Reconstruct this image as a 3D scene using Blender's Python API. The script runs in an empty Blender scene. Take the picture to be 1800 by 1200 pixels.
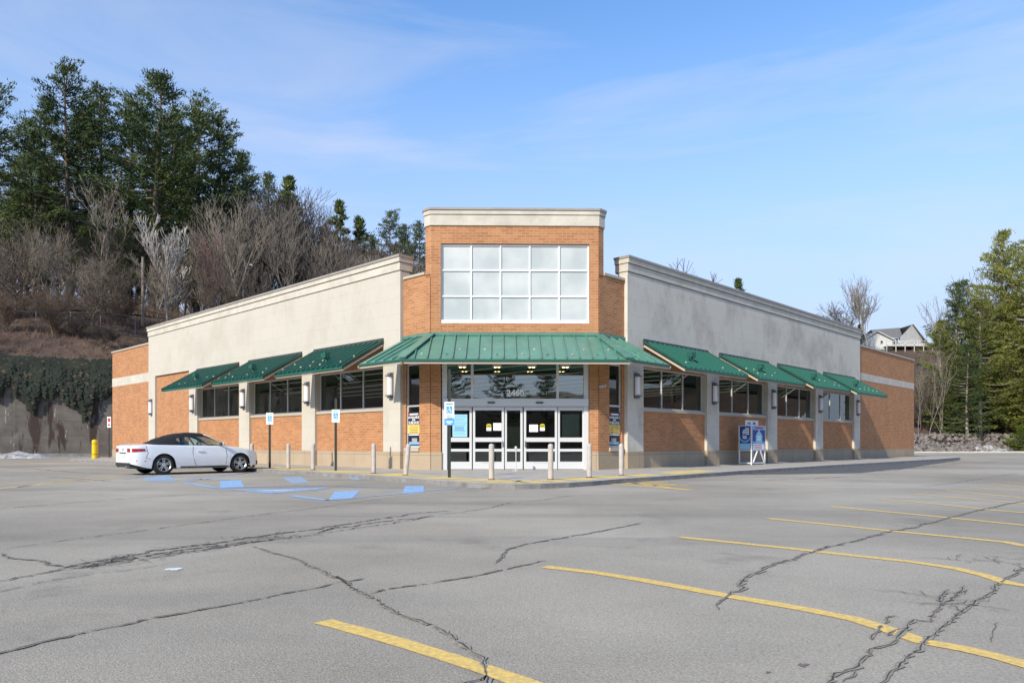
import bpy, math, random
from mathutils import Vector, Matrix, noise
import numpy as np
R = math.radians
random.seed(7)
sc = bpy.context.scene
COL = sc.collection
# ------------------------------------------------------------ camera
F = 1290.0; HZ = 779.0; CH = 1.1          # focal length (px of an 1800 px wide frame), horizon row, eye height (m)
cd = bpy.data.cameras.new('camera'); cam = bpy.data.objects.new('camera', cd); COL.objects.link(cam)
cam.location = (0, 0, CH); cam.rotation_euler = (R(90), 0, 0)
cd.sensor_width = 36; cd.lens = F/1800*36; cd.shift_y = (HZ-600)/1800; cd.clip_end = 3000; cd.clip_start = .05
sc.camera = cam
# ------------------------------------------------------------ light
SUN_AZ = R(34); SUN_EL = R(32)
sdir = Vector((-math.sin(SUN_AZ)*math.cos(SUN_EL), -math.cos(SUN_AZ)*math.cos(SUN_EL), math.sin(SUN_EL)))
sl = bpy.data.lights.new('sun', 'SUN'); sl.energy = 2.3; sl.angle = R(1.2); sl.color = (1, .91, .75)
so = bpy.data.objects.new('sun', sl); COL.objects.link(so); so.rotation_euler = sdir.to_track_quat('Z', 'Y').to_euler(); so.location = sdir*200
w = bpy.data.worlds.new('World'); sc.world = w; w.use_nodes = True
nt = w.node_tree; nt.nodes.clear()
def N(nt, typ, **kw):
    n = nt.nodes.new(typ)
    for k, v in kw.items():
        if k.startswith('i_'):
            key = k[2:]; key = int(key) if key.isdigit() else key.replace('_', ' ')
            n.inputs[key].default_value = v
        else: setattr(n, k, v)
    return n
out = N(nt, 'ShaderNodeOutputWorld'); bg = N(nt, 'ShaderNodeBackground', i_Strength=.15)
sky = N(nt, 'ShaderNodeTexSky', sky_type='NISHITA', sun_disc=False, sun_elevation=SUN_EL, sun_rotation=R(214), air_density=1.0, dust_density=.3, ozone_density=1.6, altitude=300)
tc = N(nt, 'ShaderNodeTexCoord'); mp = N(nt, 'ShaderNodeMapping'); mp.inputs['Rotation'].default_value = (R(8), R(24), R(15)); mp.inputs['Scale'].default_value = (1.1, 1.2, 6.5)
nz = N(nt, 'ShaderNodeTexNoise', i_Scale=1.5, i_Detail=9.0, i_Roughness=.58, i_Distortion=.7)
cr = N(nt, 'ShaderNodeValToRGB'); cr.color_ramp.elements[0].position = .44; cr.color_ramp.elements[1].position = .78
cr.color_ramp.elements[0].color = (0, 0, 0, 1); cr.color_ramp.elements[1].color = (.56, .56, .56, 1)
mix = N(nt, 'ShaderNodeMixRGB'); mix.inputs[2].default_value = (2.4, 2.5, 2.85, 1)
nt.links.new(tc.outputs['Generated'], mp.inputs[0]); nt.links.new(mp.outputs[0], nz.inputs['Vector']); nt.links.new(nz.outputs[0], cr.inputs[0])
sep = N(nt, 'ShaderNodeSeparateXYZ'); hz = N(nt, 'ShaderNodeMapRange', i_1=.02, i_2=.56, i_3=1.0, i_4=.0, interpolation_type='SMOOTHSTEP'); hm = N(nt, 'ShaderNodeMixRGB'); hm.inputs[2].default_value = (1.85, 2.12, 2.72, 1)
nt.links.new(tc.outputs['Generated'], sep.inputs[0]); nt.links.new(sep.outputs[2], hz.inputs[0]); nt.links.new(hz.outputs[0], hm.inputs[0]); tn = N(nt, 'ShaderNodeMixRGB', blend_type='MULTIPLY'); tn.inputs[0].default_value = 1; tn.inputs[2].default_value = (.53, .72, .88, 1); nt.links.new(sky.outputs[0], tn.inputs[1]); nt.links.new(tn.outputs[0], hm.inputs[1])
nt.links.new(cr.outputs[0], mix.inputs[0]); nt.links.new(hm.outputs[0], mix.inputs[1]); nt.links.new(mix.outputs[0], bg.inputs[0]); nt.links.new(bg.outputs[0], out.inputs[0])
vs = sc.view_settings; sc.display_settings.display_device = 'sRGB'; vs.view_transform = 'Standard'; vs.look = 'None'; vs.gamma = 1; vs.exposure = 1.08; vs.use_curve_mapping = False
sc.render.engine = 'CYCLES'; sc.cycles.max_bounces = 6; sc.cycles.transparent_max_bounces = 12
# ------------------------------------------------------------ materials
MATS = {}
def new_mat(name):
    m = bpy.data.materials.new(name); m.use_nodes = True; MATS[name] = m
    return m, m.node_tree, m.node_tree.nodes['Principled BSDF']
def pm(name, col, rough=.6, metal=0, var=.0, scale=3.0, spec=.5, bump=0, coat=0, emit=None, es=1, dark=None, obj=False):
    """principled material with a little noise-driven colour variation"""
    m, t, b = new_mat(name)
    b.inputs['Base Color'].default_value = (*col, 1); b.inputs['Roughness'].default_value = rough; b.inputs['Metallic'].default_value = metal
    b.inputs['Specular IOR Level'].default_value = spec; b.inputs['Coat Weight'].default_value = coat
    if emit: b.inputs['Emission Color'].default_value = (*emit, 1); b.inputs['Emission Strength'].default_value = es
    if var:
        c = N(t, 'ShaderNodeTexCoord'); n = N(t, 'ShaderNodeTexNoise', i_Scale=scale, i_Detail=6.0, i_Roughness=.65)
        r = N(t, 'ShaderNodeValToRGB'); d = dark or tuple(x*(1-var) for x in col); l = tuple(min(1, x*(1+var*.6)) for x in col)
        r.color_ramp.elements[0].position = .32; r.color_ramp.elements[1].position = .68
        r.color_ramp.elements[0].color = (*d, 1); r.color_ramp.elements[1].color = (*l, 1)
        t.links.new(c.outputs['Object'], n.inputs['Vector']); t.links.new(n.outputs[0], r.inputs[0]); t.links.new(r.outputs[0], b.inputs['Base Color'])
        if bump:
            bp = N(t, 'ShaderNodeBump', i_Strength=bump, i_Distance=.02); t.links.new(n.outputs[0], bp.inputs['Height']); t.links.new(bp.outputs[0], b.inputs['Normal'])
    return m
def brick_mat(name, c1, c2, mortar, bw=.305, rh=.1016, ms=.011, ofs=.5, stain=.12):
    m, t, b = new_mat(name); L = t.links
    uv = N(t, 'ShaderNodeUVMap'); uv.uv_map = 'UVMap'
    br = N(t, 'ShaderNodeTexBrick', offset=ofs); br.inputs['Scale'].default_value = 1; br.inputs['Mortar Size'].default_value = ms; br.inputs['Mortar Smooth'].default_value = .3
    br.inputs['Brick Width'].default_value = bw; br.inputs['Row Height'].default_value = rh; br.inputs['Bias'].default_value = 0
    br.inputs[1].default_value = (*c1, 1); br.inputs[2].default_value = (*c2, 1); br.inputs[3].default_value = (*mortar, 1)
    L.new(uv.outputs[0], br.inputs[0])
    n = N(t, 'ShaderNodeTexNoise', i_Scale=.9, i_Detail=8.0, i_Roughness=.7); L.new(uv.outputs[0], n.inputs['Vector'])
    mr = N(t, 'ShaderNodeMapRange', i_1=.3, i_2=.7, i_3=1-stain, i_4=1+stain*.6); L.new(n.outputs[0], mr.inputs[0])
    mx = N(t, 'ShaderNodeMixRGB', blend_type='MULTIPLY'); mx.inputs[0].default_value = 1; L.new(br.outputs[0], mx.inputs[1]); L.new(mr.outputs[0], mx.inputs[2])
    L.new(mx.outputs[0], b.inputs['Base Color']); b.inputs['Roughness'].default_value = .85; b.inputs['Specular IOR Level'].default_value = .2
    bp = N(t, 'ShaderNodeBump', i_Strength=.5, i_Distance=.008); bp.invert = True; L.new(br.outputs['Fac'], bp.inputs['Height']); L.new(bp.outputs[0], b.inputs['Normal'])
    return m
brick_mat('brick', (.50, .235, .105), (.39, .165, .075), (.47, .32, .20), stain=.14)
brick_mat('plinth_block', (.44, .35, .245), (.40, .32, .23), (.28, .23, .17), bw=1.23, rh=.66, ms=.012, ofs=0, stain=.12)
def cream_mat(name, soot_lift):
    m, t, b = new_mat(name); L = t.links
    uv = N(t, 'ShaderNodeUVMap'); uv.uv_map = 'UVMap'
    n1 = N(t, 'ShaderNodeTexNoise', i_Scale=.55, i_Detail=9.0, i_Roughness=.68)
    mp = N(t, 'ShaderNodeMapping'); mp.inputs['Scale'].default_value = (1, .7, 1); L.new(uv.outputs[0], mp.inputs[0]); L.new(mp.outputs[0], n1.inputs['Vector'])
    r1 = N(t, 'ShaderNodeValToRGB'); e = r1.color_ramp.elements; e[0].position = .36; e[1].position = .52; e[0].color = tuple(x*(1.0-.02*soot_lift) for x in (.50, .465, .40))+(1,); e[1].color = tuple(x*(1.05+.24*soot_lift) for x in (.495, .465, .405))+(1,)  # the sootier variant also gets a lighter base, offsetting the shade it stands in
    L.new(n1.outputs[0], r1.inputs[0])
    # soot blotches, stronger in a band under the cornice
    n2 = N(t, 'ShaderNodeTexNoise', i_Scale=1.7, i_Detail=10.0, i_Roughness=.75)
    mp2 = N(t, 'ShaderNodeMapping'); mp2.inputs['Scale'].default_value = (1, .55, 1); mp2.inputs['Location'].default_value = (4.2, 1.3, 0); L.new(uv.outputs[0], mp2.inputs[0]); L.new(mp2.outputs[0], n2.inputs['Vector'])
    r2 = N(t, 'ShaderNodeMapRange', i_1=.54, i_2=.68, i_3=0.0, i_4=.24*soot_lift); L.new(n2.outputs[0], r2.inputs[0])
    mx = N(t, 'ShaderNodeMixRGB'); L.new(r2.outputs[0], mx.inputs[0]); L.new(r1.outputs[0], mx.inputs[1]); mx.inputs[2].default_value = (.27, .24, .205, 1)
    br = N(t, 'ShaderNodeTexBrick', offset=.5); br.inputs['Scale'].default_value = 1; br.inputs['Brick Width'].default_value = 1.22; br.inputs['Row Height'].default_value = .61; br.inputs['Mortar Size'].default_value = .008
    br.inputs[1].default_value = (1, 1, 1, 1); br.inputs[2].default_value = (.97, .97, .96, 1); br.inputs[3].default_value = (.86, .85, .82, 1); L.new(uv.outputs[0], br.inputs[0])
    m2 = N(t, 'ShaderNodeMixRGB', blend_type='MULTIPLY'); m2.inputs[0].default_value = 1; L.new(mx.outputs[0], m2.inputs[1]); L.new(br.outputs[0], m2.inputs[2])
    L.new(m2.outputs[0], b.inputs['Base Color']); b.inputs['Roughness'].default_value = .9; b.inputs['Specular IOR Level'].default_value = .15
cream_mat('cream_stucco', .22); cream_mat('cream_sooty_lifted', 1.0)  # second one, right wing: soot stains plus a base lightened against its shade
pm('cream_plain', (.50, .48, .43), .9, var=.12, scale=.8, spec=.15)
pm('cream_stained', (.57, .53, .455), .9, var=.16, scale=1.6, spec=.15)
pm('metal_cap', (.33, .30, .265), .5, var=.15, scale=2)
pm('trim_cream', (.47, .41, .33), .6)
pm('alum', (.58, .59, .60), .35, metal=.0, spec=.6)
pm('alum_grey', (.52, .54, .56), .4)
pm('white_frame', (.60, .61, .62), .4)
pm('green_seam_sheen', (.020, .125, .095), .38)  # awning green made lighter on the ribs: glancing-light sheen put into the colour
pm('green_awning', (.012, .078, .059), .38, var=.25, scale=3, spec=.5)
pm('green_pale', (.10, .245, .185), .36, var=.2, scale=1.7, spec=.5)  # canopy green, paler than the awnings
pm('green_dark', (.012, .10, .07), .4)
pm('snow_guard', (.55, .62, .42), .4)
pm('snow_guard_pink', (.55, .42, .38), .5)
pm('dark_trim', (.05, .055, .055), .5)
pm('reveal_brown', (.30, .25, .19), .8, var=.1)
pm('black', (.01, .01, .012), .5)
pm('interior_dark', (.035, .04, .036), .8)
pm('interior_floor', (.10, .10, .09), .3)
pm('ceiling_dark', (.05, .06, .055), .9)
pm('edge_crumble', (.30, .27, .22), .9, var=.3, scale=20)
pm('bright_bar', (.80, .81, .82), .4)
pm('strip_light', (.7, .7, .6), .5, emit=(1, .93, .75), es=.08)
pm('soffit_lamp', (.9, .8, .5), .5, emit=(1, .82, .35), es=3.0)
pm('curtain_green', (.35, .50, .43), .7)
pm('lamp_glass', (.80, .80, .84), .25, spec=.6)
pm('lamp_frame', (.16, .16, .19), .45)
pm('bollard_paint', (.50, .45, .41), .6, var=.18, scale=5)
pm('bollard_cap', (.66, .62, .58), .6)
pm('rust', (.16, .07, .04), .8)
pm('yellow_plastic', (.75, .55, .01), .4)
pm('post_dark', (.018, .025, .02), .5)
pm('sign_white', (.85, .87, .86), .4)
pm('sign_blue', (.10, .36, .70), .4)
pm('sign_red', (.6, .03, .02), .4)
pm('sign_green', (.03, .28, .12), .4)
pm('poster_navy', (.010, .014, .045), .35)
pm('poster_yellow', (.85, .60, .16), .4, var=.15, scale=6)
pm('poster_blue', (.32, .62, .80), .3)
pm('poster_line', (.20, .42, .60), .4)
pm('paper', (.85, .86, .86), .6)
pm('sticker_yellow', (.55, .46, .03), .4)
pm('cardboard', (.75, .60, .42), .7, var=.15)
pm('panel_beige', (.75, .68, .60), .6, var=.15, scale=2)
pm('text_white', (.9, .9, .9), .5)
pm('text_red', (.6, .05, .05), .5)
pm('text_dark', (.16, .13, .05), .6)
pm('poster_sky', (.22, .45, .75), .4, var=.3, scale=3)
pm('poster_deep', (.01, .06, .25), .35)
pm('wire_white', (.75, .75, .75), .4)
pm('car_paint', (.80, .82, .85), .25, spec=.5, coat=.8)
pm('soft_top', (.008, .008, .01), .85)
pm('tyre', (.014, .014, .014), .75)
pm('alloy', (.55, .56, .58), .28, metal=.7)
pm('alloy_dark', (.02, .02, .022), .5)
pm('tail_red', (.42, .015, .02), .15, coat=1)
pm('chrome', (.7, .7, .72), .15, metal=1)
pm('seat_leather', (.55, .50, .40), .5)
pm('plastic_dark', (.03, .03, .032), .55)
pm('yellow_paint', (.86, .56, .11), .75, var=.2, scale=26, dark=(.50, .37, .17))
pm('walk_yellow', (.80, .56, .10), .8, var=.2, scale=1.5, dark=(.55, .45, .24))
pm('yellow_paint_old', (.66, .50, .20), .8, var=.3, scale=7, dark=(.38, .34, .24))
pm('blue_paint', (.24, .46, .76), .7, var=.35, scale=7, dark=(.27, .35, .44))
pm('blue_faint', (.27, .42, .62), .7, var=.35, scale=7, dark=(.29, .29, .28))
pm('white_paint', (.75, .76, .74), .7, var=.2, scale=4)
pm('crack', (.06, .054, .048), .9, var=.4, scale=8)
pm('seam', (.15, .145, .14), .9, var=.3, scale=4)
pm('alligator', (.16, .145, .125), .9, var=.5, scale=12)
pm('asphalt_dark', (.06, .06, .062), .85, var=.5, scale=1.2, dark=(.12, .12, .12))
pm('snow', (.50, .49, .48), .6, var=.45, scale=3, dark=(.10, .09, .08))
pm('rock', (.22, .195, .17), .9, var=.45, scale=1.5, dark=(.09, .075, .07))
pm('roof_shingle', (.17, .165, .16), .9, var=.2, scale=2)
pm('siding_white', (.60, .60, .56), .7)
pm('siding_grey', (.36, .36, .35), .8, var=.2, scale=2)
pm('house_glass', (.03, .04, .05), .1)
pm('wood_pole', (.26, .22, .18), .9, var=.2, scale=3)
pm('fence_metal', (.20, .18, .16), .5)
pm('gate_metal', (.10, .075, .065), .6, var=.2)
pm('brush', (.13, .088, .06), .9, var=.35, scale=.6, dark=(.06, .038, .027))
pm('dry_grass', (.34, .26, .15), .9, var=.3, scale=.7)
pm('ivy', (.024, .034, .018), .75, var=.5, scale=1.0, dark=(.010, .014, .009))
pm('ivy_dead', (.10, .07, .045), .85)
def foliage(name, a, b_):
    m, t, b = new_mat(name); L = t.links
    c = N(t, 'ShaderNodeTexCoord'); n = N(t, 'ShaderNodeTexNoise', i_Scale=.45, i_Detail=4.0, i_Roughness=.6); L.new(c.outputs['Object'], n.inputs['Vector'])
    oi = N(t, 'ShaderNodeObjectInfo'); ad = N(t, 'ShaderNodeMath', operation='MULTIPLY_ADD'); ad.inputs[1].default_value = .22; L.new(oi.outputs['Random'], ad.inputs[0]); L.new(n.outputs[0], ad.inputs[2])
    r = N(t, 'ShaderNodeValToRGB'); e = r.color_ramp.elements; e[0].position = .4; e[1].position = .78; e[0].color = (*a, 1); e[1].color = (*b_, 1); L.new(ad.outputs[0], r.inputs[0])
    L.new(r.outputs[0], b.inputs['Base Color']); b.inputs['Roughness'].default_value = .7; b.inputs['Specular IOR Level'].default_value = .25
    b.inputs['Subsurface Weight'].default_value = 0
foliage('needles_dark', (.022, .046, .016), (.125, .165, .045))
foliage('needles_olive', (.065, .085, .018), (.26, .27, .055))
foliage('needles_mid', (.035, .065, .022), (.14, .18, .055))
foliage('needles_young', (.14, .19, .03), (.22, .26, .05))
for n_, c_ in (('bark_grey', (.25, .215, .175)), ('bark_brown', (.14, .11, .085)), ('bark_dark', (.085, .068, .055)), ('bark_plum', (.125, .09, .065)), ('bark_pale', (.50, .46, .42)), ('bark_red', (.22, .13, .11)), ('bark_tan', (.33, .28, .22)), ('bark_birch', (.33, .29, .23))):
    pm(n_, c_, .9, var=.3, scale=2.0)
def glass(name, tint, base=.09, rough=0.0):
    m, t, b = new_mat(name); L = t.links; t.nodes.remove(b)
    o = t.nodes['Material Output']; tr = N(t, 'ShaderNodeBsdfTransparent'); tr.inputs[0].default_value = (*tint, 1); gl = N(t, 'ShaderNodeBsdfGlossy'); gl.inputs['Roughness'].default_value = rough; gl.inputs[0].default_value = (.9, .97, .95, 1)
    fr = N(t, 'ShaderNodeFresnel', i_IOR=1.5); ad = N(t, 'ShaderNodeMath', operation='ADD', use_clamp=True); ad.inputs[1].default_value = base; L.new(fr.outputs[0], ad.inputs[0])
    c = N(t, 'ShaderNodeTexCoord'); n = N(t, 'ShaderNodeTexNoise', i_Scale=.8, i_Detail=2.0); L.new(c.outputs['Object'], n.inputs['Vector'])
    bp = N(t, 'ShaderNodeBump', i_Strength=.06, i_Distance=.05); L.new(n.outputs[0], bp.inputs['Height']); L.new(bp.outputs[0], gl.inputs['Normal'])
    mx = N(t, 'ShaderNodeMixShader'); L.new(ad.outputs[0], mx.inputs[0]); L.new(tr.outputs[0], mx.inputs[1]); L.new(gl.outputs[0], mx.inputs[2]); L.new(mx.outputs[0], o.inputs[0])
glass('window_glass', (.38, .47, .41), .085)
glass('transom_glass', (.34, .44, .40), .26)
glass('car_glass', (.62, .72, .66), .06)
def frosted():
    m, t, b = new_mat('frosted_pane'); L = t.links
    c = N(t, 'ShaderNodeTexCoord'); n = N(t, 'ShaderNodeTexNoise', i_Scale=.8, i_Detail=5.0); L.new(c.outputs['Object'], n.inputs['Vector'])
    r = N(t, 'ShaderNodeValToRGB'); e = r.color_ramp.elements; e[0].position = .35; e[1].position = .7; e[0].color = (.44, .48, .48, 1); e[1].color = (.62, .64, .63, 1); L.new(n.outputs[0], r.inputs[0])
    L.new(r.outputs[0], b.inputs['Base Color']); b.inputs['Roughness'].default_value = .12; b.inputs['Specular IOR Level'].default_value = .6
frosted()
def asphalt():
    m, t, b = new_mat('asphalt'); L = t.links
    c = N(t, 'ShaderNodeTexCoord')
    n1 = N(t, 'ShaderNodeTexNoise', i_Scale=.16, i_Detail=7.0, i_Roughness=.6); L.new(c.outputs['Object'], n1.inputs['Vector'])
    r1 = N(t, 'ShaderNodeValToRGB'); e = r1.color_ramp.elements; e[0].position = .34; e[1].position = .66; e[0].color = (.285, .250, .198, 1); e[1].color = (.455, .405, .325, 1); L.new(n1.outputs[0], r1.inputs[0])
    n2 = N(t, 'ShaderNodeTexNoise', i_Scale=60.0, i_Detail=4.0, i_Roughness=.8); L.new(c.outputs['Object'], n2.inputs['Vector'])
    r2 = N(t, 'ShaderNodeMapRange', i_1=.33, i_2=.67, i_3=.74, i_4=1.26); L.new(n2.outputs[0], r2.inputs[0])
    v = N(t, 'ShaderNodeTexVoronoi', i_Scale=95.0); L.new(c.outputs['Object'], v.inputs['Vector'])
    rv = N(t, 'ShaderNodeMapRange', i_1=0.0, i_2=1.0, i_3=.82, i_4=1.18); L.new(v.outputs['Color'], rv.inputs[0])
    m1 = N(t, 'ShaderNodeMixRGB', blend_type='MULTIPLY'); m1.inputs[0].default_value = 1; L.new(r1.outputs[0], m1.inputs[1]); L.new(r2.outputs[0], m1.inputs[2])
    m2 = N(t, 'ShaderNodeMixRGB', blend_type='MULTIPLY'); m2.inputs[0].default_value = 1; L.new(m1.outputs[0], m2.inputs[1]); L.new(rv.outputs[0], m2.inputs[2])
    # worn tyre lanes and oil stains
    n3 = N(t, 'ShaderNodeTexNoise', i_Scale=.6, i_Detail=5.0, i_Roughness=.55, i_Distortion=.4); mp = N(t, 'ShaderNodeMapping'); mp.inputs['Rotation'].default_value = (0, 0, R(-40)); mp.inputs['Scale'].default_value = (.16, 1.1, 1)
    L.new(c.outputs['Object'], mp.inputs[0]); L.new(mp.outputs[0], n3.inputs['Vector'])
    r3 = N(t, 'ShaderNodeMapRange', i_1=.5, i_2=.72, i_3=0.0, i_4=.38); L.new(n3.outputs[0], r3.inputs[0])
    m3 = N(t, 'ShaderNodeMixRGB'); m3.inputs[2].default_value = (.17, .158, .145, 1); L.new(r3.outputs[0], m3.inputs[0]); L.new(m2.outputs[0], m3.inputs[1])
    n4 = N(t, 'ShaderNodeTexNoise', i_Scale=.42, i_Detail=9.0, i_Roughness=.72); mp4 = N(t, 'ShaderNodeMapping'); mp4.inputs['Location'].default_value = (11.3, 5.2, 0); L.new(c.outputs['Object'], mp4.inputs[0]); L.new(mp4.outputs[0], n4.inputs['Vector'])
    r4 = N(t, 'ShaderNodeMapRange', i_1=.58, i_2=.70, i_3=0.0, i_4=.5); L.new(n4.outputs[0], r4.inputs[0])
    m4 = N(t, 'ShaderNodeMixRGB'); m4.inputs[2].default_value = (.15, .125, .105, 1); L.new(r4.outputs[0], m4.inputs[0]); L.new(m3.outputs[0], m4.inputs[1])
    L.new(m4.outputs[0], b.inputs['Base Color']); b.inputs['Roughness'].default_value = .85; b.inputs['Specular IOR Level'].default_value = .3
    bp = N(t, 'ShaderNodeBump', i_Strength=.5, i_Distance=.006); L.new(v.outputs['Distance'], bp.inputs['Height']); L.new(bp.outputs[0], b.inputs['Normal'])
asphalt()
pm('oil_stain', (.13, .105, .088), .7, var=.4, scale=5, dark=(.20, .175, .155))
pm('concrete_walk', (.45, .41, .36), .85, var=.16, scale=1.2)
pm('kerb_face', (.24, .23, .22), .85, var=.3, scale=3)  # darker than the walk: shade on the kerb's side put into the colour
pm('kerb_white', (.58, .55, .48), .8, var=.18, scale=3)
def retaining():
    m, t, b = new_mat('retaining_concrete'); L = t.links
    uv = N(t, 'ShaderNodeUVMap'); uv.uv_map = 'UVMap'
    n1 = N(t, 'ShaderNodeTexNoise', i_Scale=.45, i_Detail=9.0, i_Roughness=.7); L.new(uv.outputs[0], n1.inputs['Vector'])
    r1 = N(t, 'ShaderNodeValToRGB'); e = r1.color_ramp.elements; e[0].position = .34; e[1].position = .66; e[0].color = (.085, .074, .064, 1); e[1].color = (.20, .178, .155, 1); L.new(n1.outputs[0], r1.inputs[0])
    br = N(t, 'ShaderNodeTexBrick', offset=0); br.inputs['Scale'].default_value = 1; br.inputs['Brick Width'].default_value = 3.0; br.inputs['Row Height'].default_value = 1.55; br.inputs['Mortar Size'].default_value = .03
    br.inputs[1].default_value = (1, 1, 1, 1); br.inputs[2].default_value = (.86, .86, .85, 1); br.inputs[3].default_value = (1.35, 1.35, 1.3, 1); L.new(uv.outputs[0], br.inputs[0])
    m2 = N(t, 'ShaderNodeMixRGB', blend_type='MULTIPLY'); m2.inputs[0].default_value = .55; L.new(r1.outputs[0], m2.inputs[1]); L.new(br.outputs[0], m2.inputs[2])
    # brown seepage streaks and pale lime runs, both drawn downwards
    mp = N(t, 'ShaderNodeMapping'); mp.inputs['Scale'].default_value = (.8, .13, 1); L.new(uv.outputs[0], mp.inputs[0])
    n2 = N(t, 'ShaderNodeTexNoise', i_Scale=1.3, i_Detail=6.0, i_Roughness=.6); L.new(mp.outputs[0], n2.inputs['Vector'])
    r2 = N(t, 'ShaderNodeMapRange', i_1=.54, i_2=.59, i_3=0.0, i_4=.92); L.new(n2.outputs[0], r2.inputs[0])
    m3 = N(t, 'ShaderNodeMixRGB'); m3.inputs[2].default_value = (.045, .028, .022, 1); L.new(r2.outputs[0], m3.inputs[0]); L.new(m2.outputs[0], m3.inputs[1])
    mp3 = N(t, 'ShaderNodeMapping'); mp3.inputs['Scale'].default_value = (2.2, .5, 1); mp3.inputs['Location'].default_value = (9, 3, 0); L.new(uv.outputs[0], mp3.inputs[0])
    n3 = N(t, 'ShaderNodeTexNoise', i_Scale=1.2, i_Detail=5.0, i_Roughness=.7); L.new(mp3.outputs[0], n3.inputs['Vector'])
    r3 = N(t, 'ShaderNodeMapRange', i_1=.61, i_2=.66, i_3=0.0, i_4=.85); L.new(n3.outputs[0], r3.inputs[0])
    m4 = N(t, 'ShaderNodeMixRGB'); m4.inputs[2].default_value = (.50, .47, .43, 1); L.new(r3.outputs[0], m4.inputs[0]); L.new(m3.outputs[0], m4.inputs[1])
    L.new(m4.outputs[0], b.inputs['Base Color']); b.inputs['Roughness'].default_value = .9
retaining()
def terrain_mat():
    m, t, b = new_mat('hill_ground'); L = t.links
    c = N(t, 'ShaderNodeTexCoord')
    n1 = N(t, 'ShaderNodeTexNoise', i_Scale=.12, i_Detail=10.0, i_Roughness=.75); L.new(c.outputs['Object'], n1.inputs['Vector'])
    r1 = N(t, 'ShaderNodeValToRGB'); e = r1.color_ramp.elements; e[0].position = .36; e[1].position = .7; e[0].color = (.05, .034, .025, 1); e[1].color = (.15, .105, .07, 1)
    x = e.new(.52); x.color = (.095, .058, .043, 1); L.new(n1.outputs[0], r1.inputs[0])
    n2 = N(t, 'ShaderNodeTexNoise', i_Scale=4.0, i_Detail=5.0, i_Roughness=.8); L.new(c.outputs['Object'], n2.inputs['Vector'])
    r2 = N(t, 'ShaderNodeMapRange', i_1=.3, i_2=.7, i_3=.5, i_4=1.5); L.new(n2.outputs[0], r2.inputs[0])
    mx = N(t, 'ShaderNodeMixRGB', blend_type='MULTIPLY'); mx.inputs[0].default_value = 1; L.new(r1.outputs[0], mx.inputs[1]); L.new(r2.outputs[0], mx.inputs[2])
    L.new(mx.outputs[0], b.inputs['Base Color']); b.inputs['Roughness'].default_value = .95
terrain_mat()
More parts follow.
